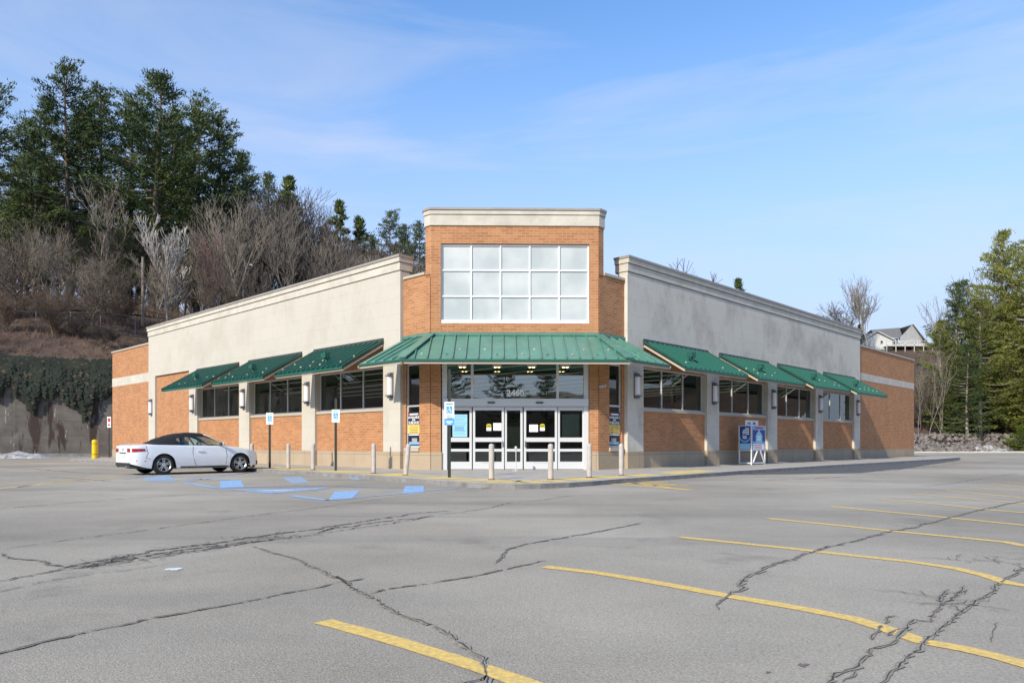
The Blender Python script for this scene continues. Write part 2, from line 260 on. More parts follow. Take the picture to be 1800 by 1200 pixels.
# ------------------------------------------------------------ mesh helpers
I4 = Matrix.Identity(4)
class MB:
    """collects faces (any number of corners) with a material and a UV in metres; T maps local to world"""
    def __init__(s, T=None): s.v = []; s.f = []; s.m = []; s.uv = []; s.T = T or I4; s.mn = []; s.sm = []
    def face(s, pts, mat, uv=None, smooth=False, T=None):
        T = T or s.T; flip = T.determinant() < 0
        k = len(s.v); P = [Vector(p) for p in pts]
        if uv is None:
            n = Vector((0, 0, 0))
            for i in range(len(P)): n += (P[i]-P[0]).cross(P[(i+1) % len(P)]-P[0])
            a = [abs(n.x), abs(n.y), abs(n.z)]; j = a.index(max(a))
            uv = [((p.y, p.z), (p.x, p.z), (p.x, p.y))[j] for p in P]
        s.v += [tuple(T @ p) for p in P]
        idx = list(range(k, k+len(P))); uv = list(uv)
        if flip: idx.reverse(); uv.reverse()
        s.f.append(idx); s.uv.append(uv)
        if mat not in s.mn: s.mn.append(mat)
        s.m.append(s.mn.index(mat)); s.sm.append(smooth)
    def box(s, x0, x1, y0, y1, z0, z1, mat, T=None, skip=''):
        if x0 > x1: x0, x1 = x1, x0
        if y0 > y1: y0, y1 = y1, y0
        if z0 > z1: z0, z1 = z1, z0
        a = [(x0, y0), (x1, y0), (x1, y1), (x0, y1)]
        if 'b' not in skip: s.face([(x, y, z0) for x, y in reversed(a)], mat, T=T)
        if 't' not in skip: s.face([(x, y, z1) for x, y in a], mat, T=T)
        for i in range(4):
            p, q = a[i], a[(i+1) % 4]; s.face([(*p, z0), (*q, z0), (*q, z1), (*p, z1)], mat, T=T)
    def prism(s, poly, z0, z1, mat, top=None, T=None, bottom=True):
        """poly counter-clockwise in local xy"""
        s.face([(x, y, z1) for x, y in poly], top or mat, T=T)
        if bottom: s.face([(x, y, z0) for x, y in reversed(poly)], mat, T=T)
        d = 0
        for i in range(len(poly)):
            p, q = poly[i], poly[(i+1) % len(poly)]; l = math.dist(p, q)
            s.face([(*p, z0), (*q, z0), (*q, z1), (*p, z1)], mat, uv=[(d, z0), (d+l, z0), (d+l, z1), (d, z1)], T=T); d += l
    def beam(s, p, q, wd, ht, mat, up=(0, 0, 1), T=None):
        """rectangular bar from p to q, width wd sideways, height ht along up, resting on the p-q line"""
        p = Vector(p); q = Vector(q); d = (q-p).normalized(); up = Vector(up); r = d.cross(up).normalized()*wd/2; u = r.cross(d).normalized()*ht
        c = [(-r), r, r+u, -r+u]; A = [p+x for x in c]; B = [q+x for x in c]
        s.face(A, mat, T=T); s.face(B[::-1], mat, T=T)
        for i in range(4): j = (i+1) % 4; s.face([A[j], A[i], B[i], B[j]], mat, T=T)
    def tube(s, pts, rad, mat, n=8, cap=True, smooth=True, T=None):
        if not hasattr(rad, '__len__'): rad = [rad]*len(pts)
        P = [Vector(p) for p in pts]; rings = []
        for i, p in enumerate(P):
            d = (P[min(i+1, len(P)-1)]-P[max(i-1, 0)]).normalized(); a = Vector((0, 0, 1)) if abs(d.z) < .9 else Vector((1, 0, 0))
            e1 = d.cross(a).normalized(); e2 = d.cross(e1).normalized()
            rings.append([p+(e1*math.cos(2*math.pi*k/n)+e2*math.sin(2*math.pi*k/n))*rad[i] for k in range(n)])
        for i in range(len(P)-1):
            for k in range(n):
                j = (k+1) % n; s.face([rings[i][j], rings[i][k], rings[i+1][k], rings[i+1][j]], mat, smooth=smooth, T=T)
        if cap: s.face(rings[0], mat, T=T); s.face(rings[-1][::-1], mat, T=T)
    def lathe(s, prof, mat, n=24, axis='z', c=(0, 0, 0), smooth=True, T=None, a0=0, a1=2*math.pi):
        """prof: (radius, height) pairs"""
        c = Vector(c)
        def P(r, h, a):
            if axis == 'z': return c+Vector((r*math.cos(a), r*math.sin(a), h))
            if axis == 'y': return c+Vector((r*math.cos(a), h, r*math.sin(a)))
            return c+Vector((h, r*math.cos(a), r*math.sin(a)))
        for i in range(len(prof)-1):
            for k in range(n):
                t0 = a0+(a1-a0)*k/n; t1 = a0+(a1-a0)*(k+1)/n
                q = [P(*prof[i], t0), P(*prof[i], t1), P(*prof[i+1], t1), P(*prof[i+1], t0)]
                if prof[i][0] < 1e-6: q = [q[0], q[2], q[3]]
                elif prof[i+1][0] < 1e-6: q = q[:3]
                s.face(q, mat, smooth=smooth, T=T)
    def build(s, name, parent=None, weld=False, recalc=False, kind=None, label=None, bevel=0):
        me = bpy.data.meshes.new(name); off = Vector((0, 0, 0))
        if parent is not None:
            off = Vector(parent.get('_o', (0, 0, 0)))
        v = [(a-off.x, b-off.y, c-off.z) for a, b, c in s.v]
        me.from_pydata(v, [], s.f)
        for n_ in s.mn: me.materials.append(MATS[n_])
        me.polygons.foreach_set('material_index', s.m); me.polygons.foreach_set('use_smooth', s.sm)
        ul = me.uv_layers.new(name='UVMap'); flat = [c for f in s.uv for p in f for c in p]; ul.data.foreach_set('uv', flat)
        if weld or recalc:
            import bmesh
            b = bmesh.new(); b.from_mesh(me)
            if weld: bmesh.ops.remove_doubles(b, verts=b.verts, dist=.0008)
            if recalc: bmesh.ops.recalc_face_normals(b, faces=b.faces)
            b.to_mesh(me); b.free()
        me.update()
        o = bpy.data.objects.new(name, me); COL.objects.link(o)
        if parent is not None:
            o.parent = parent; o['_o'] = tuple(off)
        if kind: o['kind'] = kind
        if label: o['label'] = label
        if bevel:
            md = o.modifiers.new('bevel', 'BEVEL'); md.width = bevel; md.segments = 2; md.limit_method = 'ANGLE'
        return o
def thing(name, label, cat, loc=(0, 0, 0), rz=0, group=None):
    """Empty at the base; children are built in world coordinates unless rz is used"""
    o = bpy.data.objects.new(name, None); COL.objects.link(o); o.location = loc; o.rotation_euler = (0, 0, rz)
    o.empty_display_size = .3; o['label'] = label; o['category'] = cat; o['_o'] = tuple(loc)
    if group: o['group'] = group
    return o
def tag(o, label, cat, group=None):
    o['label'] = label; o['category'] = cat
    if group: o['group'] = group
    return o
def struct(o): o['kind'] = 'structure'; return o
def copy_thing(src, loc, rz=None, label=None, group=None, scale=None):
    r = src.copy(); COL.objects.link(r); r.location = loc
    if rz is not None: r.rotation_euler = (0, 0, rz)
    if label: r['label'] = label
    if group: r['group'] = group
    if scale: r.scale = scale
    def rec(a, b):
        for ch in list(a.children):
            c = ch.copy(); COL.objects.link(c); c.parent = b; rec(ch, c)
    rec(src, r)
    return r
def text_obj(name, s, size, M, mat, parent, align='CENTER', ext=.002, bold=0):
    cu = bpy.data.curves.new(name, 'FONT'); cu.body = s; cu.size = size; cu.align_x = align; cu.align_y = 'CENTER'; cu.extrude = ext; cu.offset = bold; cu.resolution_u = 3
    o = bpy.data.objects.new(name, cu); COL.objects.link(o); bpy.context.view_layer.update()
    me = bpy.data.meshes.new_from_object(o); bpy.data.objects.remove(o); bpy.data.curves.remove(cu)
    off = Vector(parent.get('_o', (0, 0, 0))) if parent else Vector((0, 0, 0))
    me.transform(M); me.transform(Matrix.Translation(-off)); me.materials.clear(); me.materials.append(MATS[mat])
    o = bpy.data.objects.new(name, me); COL.objects.link(o)
    if parent: o.parent = parent; o['_o'] = tuple(off)
    return o
def G(x, y, z=0.0):
    """point of the ground seen at column x, row y of the photograph"""
    Y = (CH-z)*F/(y-HZ); return Vector(((x-900)/F*Y, Y, z))
# ------------------------------------------------------------ frames of the building
dL = Vector((-.7209, .6930)); dR = Vector((.6930, .7210)); nL = Vector((-.6930, -.7209)); nR = Vector((.7210, -.6930))
TL = Vector((-3.005, 27.2)); TR = Vector((3.22, 27.32)); fx = (TR-TL).normalized(); fn = Vector((fx.y, -fx.x)); FW = (TR-TL).length
def frame(o, d, n):
    return Matrix(((d.x, n.x, 0, o.x), (d.y, n.y, 0, o.y), (0, 0, 1, 0), (0, 0, 0, 1)))
ML = frame(TL, dL, nL); MR = frame(TR, dR, nR); MF = frame(TL, fx, fn)
Z0 = .12
# ------------------------------------------------------------ the store
store = thing('store_building', 'vacant one-storey brick and cream stucco store with a glazed corner tower and green metal awnings', 'building', (0.1, 26.5, 0))
OPEN = [(2.75+6.15*k, 7.80+6.15*k) for k in range(4)]
WS, WE = 1.65, 27.3
def reveal_wall(M, end, windows, lowlen, band, inner):
    stu = 'cream_stucco' if M is ML else 'cream_sooty_lifted'
    b = MB(M)
    segs = [WS]+[x for o in OPEN for x in o]+[WE]
    for i in range(0, len(segs), 2):
        b.box(segs[i], segs[i+1], -.30, .15, .78, 5.25, stu)
    b.box(WS, WE, -.30, .15, 5.25, 7.74, stu)
    b.build('stucco_wall', store)
    b = MB(M)
    b.box(WS, WE, -.42, .15, 7.74, 7.77, 'dark_trim'); b.box(WS-.02, WE+.02, -.42, .19, 7.77, 8.06, 'cream_stained')
    b.box(WS-.02, WE+.02, -.42, .17, 8.06, 8.085, 'dark_trim'); b.box(WS-.05, WE+.04, -.44, .24, 8.085, 8.27, 'cream_stained')
    c = b.build('cornice', store)
    b = MB(M); b.box(WS-.08, WE+.07, -.46, .28, 8.272, 8.36, 'metal_cap'); b.build('parapet_cap', c)
    b = MB(M)
    for i in range(0, len(segs), 2):
        b.box(segs[i]-.004, segs[i+1]+.004, -.30, .165, 0, .778, 'plinth_block')
    for o in OPEN: b.box(o[0]+.006, o[1]-.006, -.30, .04, 0, .776, 'plinth_block')
    b.build('plinth', store)
    for k, o in enumerate(OPEN):
        b = MB(M)
        if k in windows:
            b.box(o[0], o[1], -.30, .02, .782, 2.38, 'brick'); b.build('brick_panel', store)
            b = MB(M); b.box(o[0], o[1], -.30, .02, 4.16, 5.25, 'brick'); b.build('brick_panel', store)
            x0, x1, z0, z1 = o[0]+.02, o[1]-.02, 2.50, 4.155
            b = MB(M)
            for x in (x0, x0+(x1-x0)/3, x0+(x1-x0)*2/3, x1-.055): b.box(x, x+.055, -.17, -.09, z0, z1, 'alum')
            b.box(x0+.055, x1-.055, -.168, -.092, z0, z0+.06, 'alum'); b.box(x0+.055, x1-.055, -.168, -.092, z1-.06, z1, 'alum')
            wn = b.build('window', store)
            b = MB(M); b.face([(x0, -.13, z0), (x1, -.13, z0), (x1, -.13, z1), (x0, -.13, z1)][::-1], 'window_glass'); b.build('window_pane', wn)
            b = MB(M); b.box(o[0]+.003, o[1]-.003, -.22, .075, 2.385, 2.497, 'trim_cream'); b.build('window_sill', wn)
        else:
            b.box(o[0], o[1], -.30, .02, .782, 5.246, 'brick'); b.build('brick_panel', store)
    # lower brick wing
    b = MB(M); e = WE+lowlen
    b.box(WE, e, -.35, .05, .70, 7.34, 'brick'); b.box(e-.4, e-.0, -40, -.35, .70, 7.34, 'brick'); b.build('brick_wall', store)
    b = MB(M); b.box(WE, e+.01, -.36, .065, 0, .70, 'plinth_block'); b.box(e-.4, e+.01, -40, -.36, 0, .70, 'plinth_block'); b.build('plinth', store)
    b = MB(M); b.box(WE, e+.012, -.35, .062, band[0], band[1], 'cream_stained'); b.box(e-.3, e+.012, -40, -.35, band[0], band[1], 'cream_stained'); b.build('stone_band', store)
    b = MB(M); b.box(WE, e+.05, -.4, .11, 7.341, 7.44, 'trim_cream'); b.box(e-.45, e+.05, -40, -.4, 7.341, 7.44, 'trim_cream'); b.build('parapet_cap', store)
    # flank between tower and wing
    b = MB(M)
    a0, a1 = .68, 1.50
    b.box(.05, a0, -.30, 0, .78, 7.40, 'brick'); b.box(a0, a1, -.30, 0, 4.16, 7.40, 'brick'); b.box(a1, WS, -.30, 0, .78, 7.40, 'brick'); b.build('brick_wall', store)
    b = MB(M); b.box(.02, WS, -.30, .01, 0, .778, 'plinth_block'); b.build('plinth', store)
    b = MB(M); b.box(.33, WS-.03, -.35, .05, 7.402, 7.50, 'trim_cream'); b.build('parapet_cap', store)
    b = MB(M)
    b.box(a0, a0+.05, -.15, -.08, .95, 4.15, 'alum'); b.box(a1-.05, a1, -.15, -.08, .95, 4.15, 'alum')
    for z in (.95, 2.50, 4.08): b.box(a0+.05, a1-.05, -.148, -.082, z, z+.07, 'alum')
    wn = b.build('window', store, label='narrow window beside the tower')
    b = MB(M); b.face([(a0, -.12, .95), (a0, -.12, 4.15), (a1, -.12, 4.15), (a1, -.12, .95)], 'window_glass'); b.build('window_pane', wn)
    b = MB(M); b.box(a0-.02, a1+.05, -.2, .06, .80, .94, 'trim_cream'); b.build('window_sill', wn)
    # leasing poster in the lower light
    b = MB(M); y = -.07
    b.box(a0+.06, a1-.06, y, y+.008, 1.02, 2.30, 'poster_navy'); ps = b.build('leasing_poster', wn)
    b = MB(M)
    b.box(a0+.06, a1-.06, y+.009, y+.012, 1.48, 1.81, 'poster_yellow')
    b.box(a0+.10, a1-.10, y+.009, y+.012, 1.41, 1.45, 'text_white')
    for i in range(4): b.box(a0+.14, a1-.14-.05*(i % 2), y+.0125, y+.014, 1.52+.07*i, 1.545+.07*i, 'text_dark')
    b.box(a0+.08, a1-.12, y+.009, y+.012, 1.06, 1.16, 'poster_line'); b.box(a0+.2, a1-.3, y+.0121, y+.014, 1.16, 1.3, 'siding_grey')
    b.build('yellow_panel', ps)
    X = (a0+a1)/2; sg = -1 if M is ML else 1
    for s_, z, sz in (('AVAILABLE', 2.09, .135), ('FOR', 1.99, .10), ('SUBLEASE', 1.885, .145)):
        d = dL if M is ML else dR; o3 = M @ Vector((X, y+.011, z)); ex = Vector((d.x*sg, d.y*sg, 0)); ez = Vector((0, 0, 1)); en = ex.cross(ez)
        T = Matrix(((ex.x, ez.x, en.x, o3.x), (ex.y, ez.y, en.y, o3.y), (ex.z, ez.z, en.z, o3.z), (0, 0, 0, 1)))
        text_obj('lettering', s_, sz, T, 'text_white', ps, bold=.002)
    b = MB(M); b.box(X-.27, X+.27, y+.009, y+.012, 2.185, 2.24, 'text_white'); b.box(X-.27*sg-.03, X-.27*sg+.06, y+.0125, y+.014, 2.18, 2.25, 'text_red'); b.build('poster_line', ps)
    # wall lamps on the piers
    for xc in (2.2, 8.35, 14.5, 20.65, 26.78):
        b = MB(M)
        b.box(xc-.13, xc+.13, .15, .19, 2.86, 3.86, 'lamp_frame')
        for z in (2.93, 3.70): b.box(xc-.135, xc+.135, .19, .37, z, z+.05, 'lamp_frame')
        b.box(xc-.10, xc+.10, .19, .30, 2.86, 2.93, 'lamp_frame'); b.box(xc-.10, xc+.10, .19, .30, 3.75, 3.83, 'lamp_frame')
        lp = b.build('wall_lamp', store)
        b = MB(M); b.lathe([(.115, 2.982), (.115, 3.698)], 'lamp_glass', n=14, c=(xc, .22, 0)); b.lathe([(0, 3.699), (.115, 3.699)], 'lamp_glass', n=14, c=(xc, .22, 0)); b.build('lamp_shade', lp)
    # inside of the wall: pale linings behind the piers
    for i in range(0, len(segs), 2):
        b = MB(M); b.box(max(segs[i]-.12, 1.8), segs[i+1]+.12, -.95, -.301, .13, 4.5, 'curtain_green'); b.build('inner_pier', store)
reveal_wall(ML, 34.2, (0, 1, 2), 6.9, (5.0, 5.56), None)
reveal_wall(MR, 39.2, (0, 1, 2, 3), 11.9, (5.18, 5.64), None)
# tower (front frame: x along the front, y outward)
WX0, WX1, WZ0, WZ1 = .37, 5.88, 5.56, 8.51
b = MB(MF)
b.box(0.0, WX0, -.35, 0, .78, 9.17, 'brick'); b.box(WX1, FW, -.35, 0, .78, 9.17, 'brick')
b.box(WX0, WX1, -.35, 0, WZ1, 9.17, 'brick'); b.box(WX0, WX1, -.35, 0, 4.13, WZ0, 'brick')
b.build('tower_front', store)
b = MB()
def P2(M, x, y): q = M @ Vector((x, y, 0)); return (q.x, q.y)
tl2 = P2(ML, .31, 0); tr2 = P2(MR, .31, 0); BK = 3.4
backL = P2(MF, -.22, -BK); backR = P2(MF, FW+.22, -BK)
def wallstrip(b, pts, z0, z1, mat):
    d = 0
    for p, q in zip(pts, pts[1:]):
        l = math.dist(p, q); b.face([(*p, z0), (*q, z0), (*q, z1), (*p, z1)], mat, uv=[(d, z0), (d+l, z0), (d+l, z1), (d, z1)]); d += l
tlp, trp = tuple(TL), tuple(TR)
wallstrip(b, [tlp, tl2][::-1], 7.3, 9.17, 'brick'); wallstrip(b, [tl2, backL][::-1], 6.9, 9.17, 'brick')
wallstrip(b, [trp, tr2], 7.3, 9.17, 'brick'); wallstrip(b, [tr2, backR], 6.9, 9.17, 'brick'); wallstrip(b, [backR, backL], 6.9, 9.17, 'brick')
b.face([(*p, 9.1) for p in (tlp, trp, tr2, backR, backL, tl2)], 'metal_cap')
b.build('tower_side', store)
def offs(k):   # tower outline pushed outwards by k
    h = math.tan(R(22.5))*k
    A = P2(MF, -h, k); B_ = P2(MF, FW+h, k); C_ = P2(MR, .31+h, k); D_ = P2(MF, FW+.22+k, -BK-k); E_ = P2(MF, -.22-k, -BK-k); F_ = P2(ML, .31+h, k)
    return [A, B_, C_, D_, E_, F_]
b = MB()
def ring(k, z0, z1, mat): b.prism(offs(k), z0, z1, mat)
ring(.05, 9.17, 9.55, 'cream_stained'); ring(.03, 9.55, 9.575, 'dark_trim'); ring(.08, 9.575, 9.73, 'cream_stained')
co = b.build('cornice', store); b = MB(); ring(.12, 9.731, 9.81, 'metal_cap'); b.build('parapet_cap', co)
b = MB(MF); b.box(-.0, .40, -.36, .012, 0, .779, 'plinth_block'); b.build('plinth', store); b = MB(MF); b.box(5.90, FW, -.36, .012, 0, .779, 'plinth_block'); b.build('plinth', store)
# tower window
b = MB(MF); nW = 5; W_ = WX1-WX0
for i in range(nW+1):
    x = WX0+(W_-.055)*i/nW; b.box(x, x+.055, -.18, -.08, WZ0, WZ1, 'bright_bar')
for i, z in enumerate((WZ0, WZ0+.98, WZ0+1.95, WZ1-.07)): b.box(WX0+.001, WX1-.001, -.178, -.082 if i else -.02, z, z+(.12 if i == 0 else .055), 'bright_bar')
wn = b.build('tower_window', store)
b = MB(MF)
b.face([(WX0, -.13, WZ0), (WX0, -.13, WZ1), (WX1, -.13, WZ1), (WX1, -.13, WZ0)], 'frosted_pane'); b.build('window_pane', wn)
# entrance wall
b = MB(MF); g = 'white_frame'
def px(x): return (x-900)/F*27.2+3.005
for a in (777, 827.5, 978.5, 1027):   # full height jambs and mullions
    wd = .18 if a in (777, 1027) else .11
    if a in (777, 1027): b.box(px(a), px(a)+wd, -.25, -.06, .12, 4.13, g)
    else: b.box(px(a), px(a)+wd*.9, -.22, -.08, 2.76, 4.13, g)
b.box(px(777)+.18, px(1027), -.24, -.07, 4.05, 4.13, g)
ent = b.build('entrance', store)
b = MB(MF); b.box(px(779), px(1035), -.2, .06, 2.49, 2.76, 'alum'); b.box(px(779), px(1035), -.19, -.03, 2.455, 2.49, 'alum_grey'); hd = b.build('door_header', ent)
for a in (857, 942):
    b = MB(MF); b.box(px(a), px(a+13), .06, .1, 2.585, 2.635, 'black'); b.build('motion_sensor', hd)
b = MB(MF); b.face([(px(780), -.15, 2.76), (px(780), -.15, 4.1), (px(1030), -.15, 4.1), (px(1030), -.15, 2.76)], 'transom_glass'); b.build('transom_pane', ent)
leaves = [('side_panel', 786, 829, 0), ('sliding_door', 831, 886, .05), ('side_panel', 887, 919, 0), ('sliding_door', 921, 980, .05), ('side_panel', 981, 1029, 0)]
for nm, a, c, dy in leaves:
    b = MB(MF); x0, x1 = px(a), px(c); y0, y1 = -.20+dy, -.13+dy; fw = .085
    b.box(x0, x0+fw, y0, y1, .14, 2.45, g); b.box(x1-fw, x1, y0, y1, .14, 2.45, g)
    for z0, z1 in ((.14, .42), (.80, .90), (1.16, 1.32), (2.33, 2.45)):
        if nm == 'side_panel' and a == 887 and z0 > 1: continue
        b.box(x0+fw, x1-fw, y0+.002, y1-.002, z0, z1, g)
    if a == 887: b.box(x0+fw, x1-fw, y0+.002, y1-.002, 2.33, 2.45, g)
    d = b.build(nm, ent)
    b = MB(MF); b.face([(x0+.03, y0+.03, .2), (x0+.03, y0+.03, 2.4), (x1-.03, y0+.03, 2.4), (x1-.03, y0+.03, .2)], 'window_glass'); b.build('door_pane', d)
    if nm == 'sliding_door':
        hx = x1-.05 if a < 900 else x0+.05
        b = MB(MF); b.tube([(hx, y1, .97), (hx, y1+.05, 1.0), (hx, y1+.05, 1.15), (hx, y1, 1.18)], .014, 'black', n=6); b.build('handle', d)
        b = MB(MF); b.box(x0+.35, x1-.3, y1, y1+.004, .365, .40, 'alum_grey'); b.build('door_label', d)
def sheet(x0, x1, z0, z1, mat, name, yy=-.125, par=None):
    b = MB(MF); b.box(px(x0), px(x1), yy, yy+.006, z0, z1, mat); return b.build(name, par or ent)
s_ = sheet(795, 821, 1.34, 2.18, 'poster_blue', 'blue_poster', -.12)
b = MB(MF)
for i, z in enumerate((2.1, 2.02, 1.95, 1.86, 1.78, 1.62, 1.55, 1.46)): b.box(px(797), px(819)-.05*(i % 3), -.113, -.110, z, z+.02, 'poster_line')
b.box(px(799), px(815), -.113, -.1105, 1.58, 1.74, 'poster_line'); b.build('poster_line', s_)
sheet(867, 881.5, 1.58, 1.86, 'paper', 'paper_notice', -.075); sheet(930.5, 946, 1.53, 1.80, 'paper', 'paper_notice', -.075)
for a in (855, 949.5):
    b = MB(MF); x0, x1 = px(a), px(a+8.5); xm = (x0+x1)/2; r = (x1-x0)/2
    b.face([(x0, -.072, 1.68), (x1, -.072, 1.68)]+[(xm+r*math.cos(t*math.pi/8), -.072, 1.78+r*.6*math.sin(t*math.pi/8)) for t in range(0, 9)], 'sticker_yellow')
    b.face([(x0, -.072, 1.57), (x1, -.072, 1.57), (x1, -.072, 1.68), (x0, -.072, 1.68)], 'paper'); b.box(x0+.02, x1-.02, -.072, -.070, 1.73, 1.765, 'text_dark'); b.box(x0+.03, x1-.03, -.072, -.07, 1.535, 1.565, 'poster_navy')
    b.build('door_sticker', ent)
sheet(990, 1021, 1.36, 2.2, 'panel_beige', 'inside_notice_board', -.40)
b = MB(MF); b.box(px(890), px(917), -1.3, -1.25, .13, 1.75, 'cardboard'); b.build('inside_partition', ent)
# number on the transom
o3 = MF @ Vector((px(906), -.13, 2.97))
text_obj('house_number', '2460', .33, Matrix(((fx.x, 0, fn.x, o3.x), (fx.y, 0, fn.y, o3.y), (0, 1, 0, o3.z), (0, 0, 0, 1))), 'text_white', ent, bold=.008)
# old sign bracket on the right brick pier
b = MB(MR); b.box(.12, .2, 0, .06, 3.18, 3.25, 'alum'); b.lathe([(0, .12), (.05, .12), (.05, .0)], 'alum_grey', n=10, axis='y', c=(.08, 0, 3.22)); b.lathe([(0, .12), (.05, .12), (.05, .0)], 'alum_grey', n=10, axis='y', c=(.26, 0, 3.25)); b.build('security_light', store)
# ------------------------------------------------------------ canopy over the corner
ZT, ZE, OUT = 5.10, 4.0, 2.0
h = math.tan(R(22.5))
def W3(M, x, y, z): return M @ Vector((x, y, z))
tA, tB = W3(MF, 0, .01, ZT), W3(MF, FW, .01, ZT); eA, eB = W3(MF, -h*OUT, OUT, ZE), W3(MF, FW+h*OUT, OUT, ZE)
tC, eC = W3(ML, WS+.02, .01, ZT), W3(ML, WS+.06, OUT, ZE); tD, eD = W3(MR, WS+.02, .01, ZT), W3(MR, WS+.06, OUT, ZE)
b = MB()
def slab(q, mat, th=.04):
    q = [Vector(p) for p in q]; dn = Vector((0, 0, -th)); b.face(q, mat); b.face([p+dn for p in q][::-1], mat)
    for i in range(4): j = (i+1) % 4; b.face([q[j], q[i], q[i]+dn, q[j]+dn], mat)
slab([eA, eB, tB, tA], 'green_pale'); cn = b.build('canopy', store, recalc=True)
b = MB(); slab([eC, eA, tA, tC], 'green_pale'); b.build('canopy_side', cn, recalc=True); b = MB(); slab([eB, eD, tD, tB], 'green_pale'); b.build('canopy_side', cn, recalc=True)
b = MB()
def ribs_quad(t0, t1, e0, e1, n, mat, hip0=False, hip1=False, wd=.035, ht=.06, step=None):
    """ribs square to the eave over a trapezoid; t = top edge, e = eave edge"""
    t0, t1, e0, e1 = map(Vector, (t0, t1, e0, e1)); d = (e1-e0); L_ = d.length; d.normalize()
    nr = (e1-e0).cross(t0-e0).normalized()
    if nr.z < 0: nr = -nr
    n = int(L_/step)
    for i in range(1, n):
        s_ = L_*i/n; p = e0+d*s_
        a0 = (t0-e0).dot(d); a1 = (t1-e0).dot(d); up = (t0-e0)-d*a0
        k = 1.0
        if s_ < a0: k = s_/a0
        if s_ > a1 and L_-a1 > 1e-3: k = min(k, (L_-s_)/(L_-a1))
        if k > .05: b.beam(p, p+up*k, wd, ht, mat, up=nr)
ribs_quad(tA, tB, eA, eB, 0, 'green_pale', step=.43); ribs_quad(tC, tA, eC, eA, 0, 'green_pale', step=.43); ribs_quad(tB, tD, eB, eD, 0, 'green_pale', step=.43)
b.build('standing_seams', cn)
b = MB()
for t_, e_ in ((tA, eA), (tB, eB)):
    b.beam(e_+Vector((0, 0, .03)), t_+Vector((0, 0, .03)), .34, .05, 'green_pale')
for p, q in ((tC, tA), (tA, tB), (tB, tD)): b.beam(p+Vector((0, 0, .0)), q+Vector((0, 0, 0)), .10, .11, 'green_pale')
b.build('hip_cap', cn)
b = MB()
for p, q in ((eC, eA), (eA, eB), (eB, eD)): b.beam(p+Vector((0, 0, -.08)), q+Vector((0, 0, -.08)), .05, .075, 'green_dark')
b.build('eave_trim', cn)
b = MB(); inn = .06
pol = [P2(ML, WS+.03, OUT-inn), P2(MF, -h*(OUT-inn), OUT-inn), P2(MF, FW+h*(OUT-inn), OUT-inn), P2(MR, WS+.03, OUT-inn), P2(MR, WS+.02, .0), P2(MF, FW, 0), P2(MF, 0, 0), P2(ML, WS+.02, 0)]

for p, q in zip(pol[:3], pol[1:4]): b.beam((*p, ZE-.16), (*q, ZE-.16), .06, .08, 'trim_cream')
b.build('eave_beam', cn)
for p, e_ in ((tC, eC), (tD, eD)):
    b = MB(); b.beam(p+Vector((0, 0, -.16)), e_+Vector((0, 0, -.16)), .06, .1, 'trim_cream'); b.build('rafter', cn)
for p, e_ in ((tA, eA), (tB, eB)):
    b = MB(); b.beam(p+Vector((0, 0, -.2)), e_+Vector((0, 0, -.2)), .08, .1, 'reveal_brown'); b.build('rafter', cn)
b = MB()
for x in (3.005-3.03, ): pass
for a in (811, 873, 935, 995):
    x = (a-900)/F*26.2+3.0; b = MB(MF); b.box(x-.02, x+.02, .6, .64, 3.93, 4.62, 'dark_trim'); b.box(x-.16, x+.16, .5, .82, 3.86, 3.95, 'trim_cream'); b.box(x-.1, x-.03, .56, .76, 3.845, 3.86, 'soffit_lamp'); b.box(x+.03, x+.1, .56, .76, 3.845, 3.86, 'soffit_lamp'); b.build('soffit_light', cn)
def guards(e0, e1, t0, t1, mats, parent, step=.43, M_=False):
    """two staggered rows of small snow guards between the seams"""
    e0, e1, t0, t1 = map(Vector, (e0, e1, t0, t1)); d = e1-e0; L_ = d.length; d.normalize(); up = (t0-e0)-d*(t0-e0).dot(d); n = int(L_/step)
    nr = d.cross(up).normalized(); nr = nr if nr.z > 0 else -nr
    for i in range(n):
        s_ = L_*(i+.5)/n; k = .17 if i % 2 else .36
        if random.random() < (.45 if M_ else .12): continue
        p = e0+d*s_+up*k; m_ = random.choice(mats)
        g_ = MB(); g_.beam(p-d*.03, p+d*.03, .05, .10 if M_ else .05, m_, up=nr); g_.build('snow_guard', parent)
guards(eA, eB, tA, tB, ['snow_guard', 'snow_guard_pink', 'green_pale', 'green_pale'], cn); guards(eB, eD, tB, tD, ['snow_guard', 'green_pale', 'green_pale'], cn)
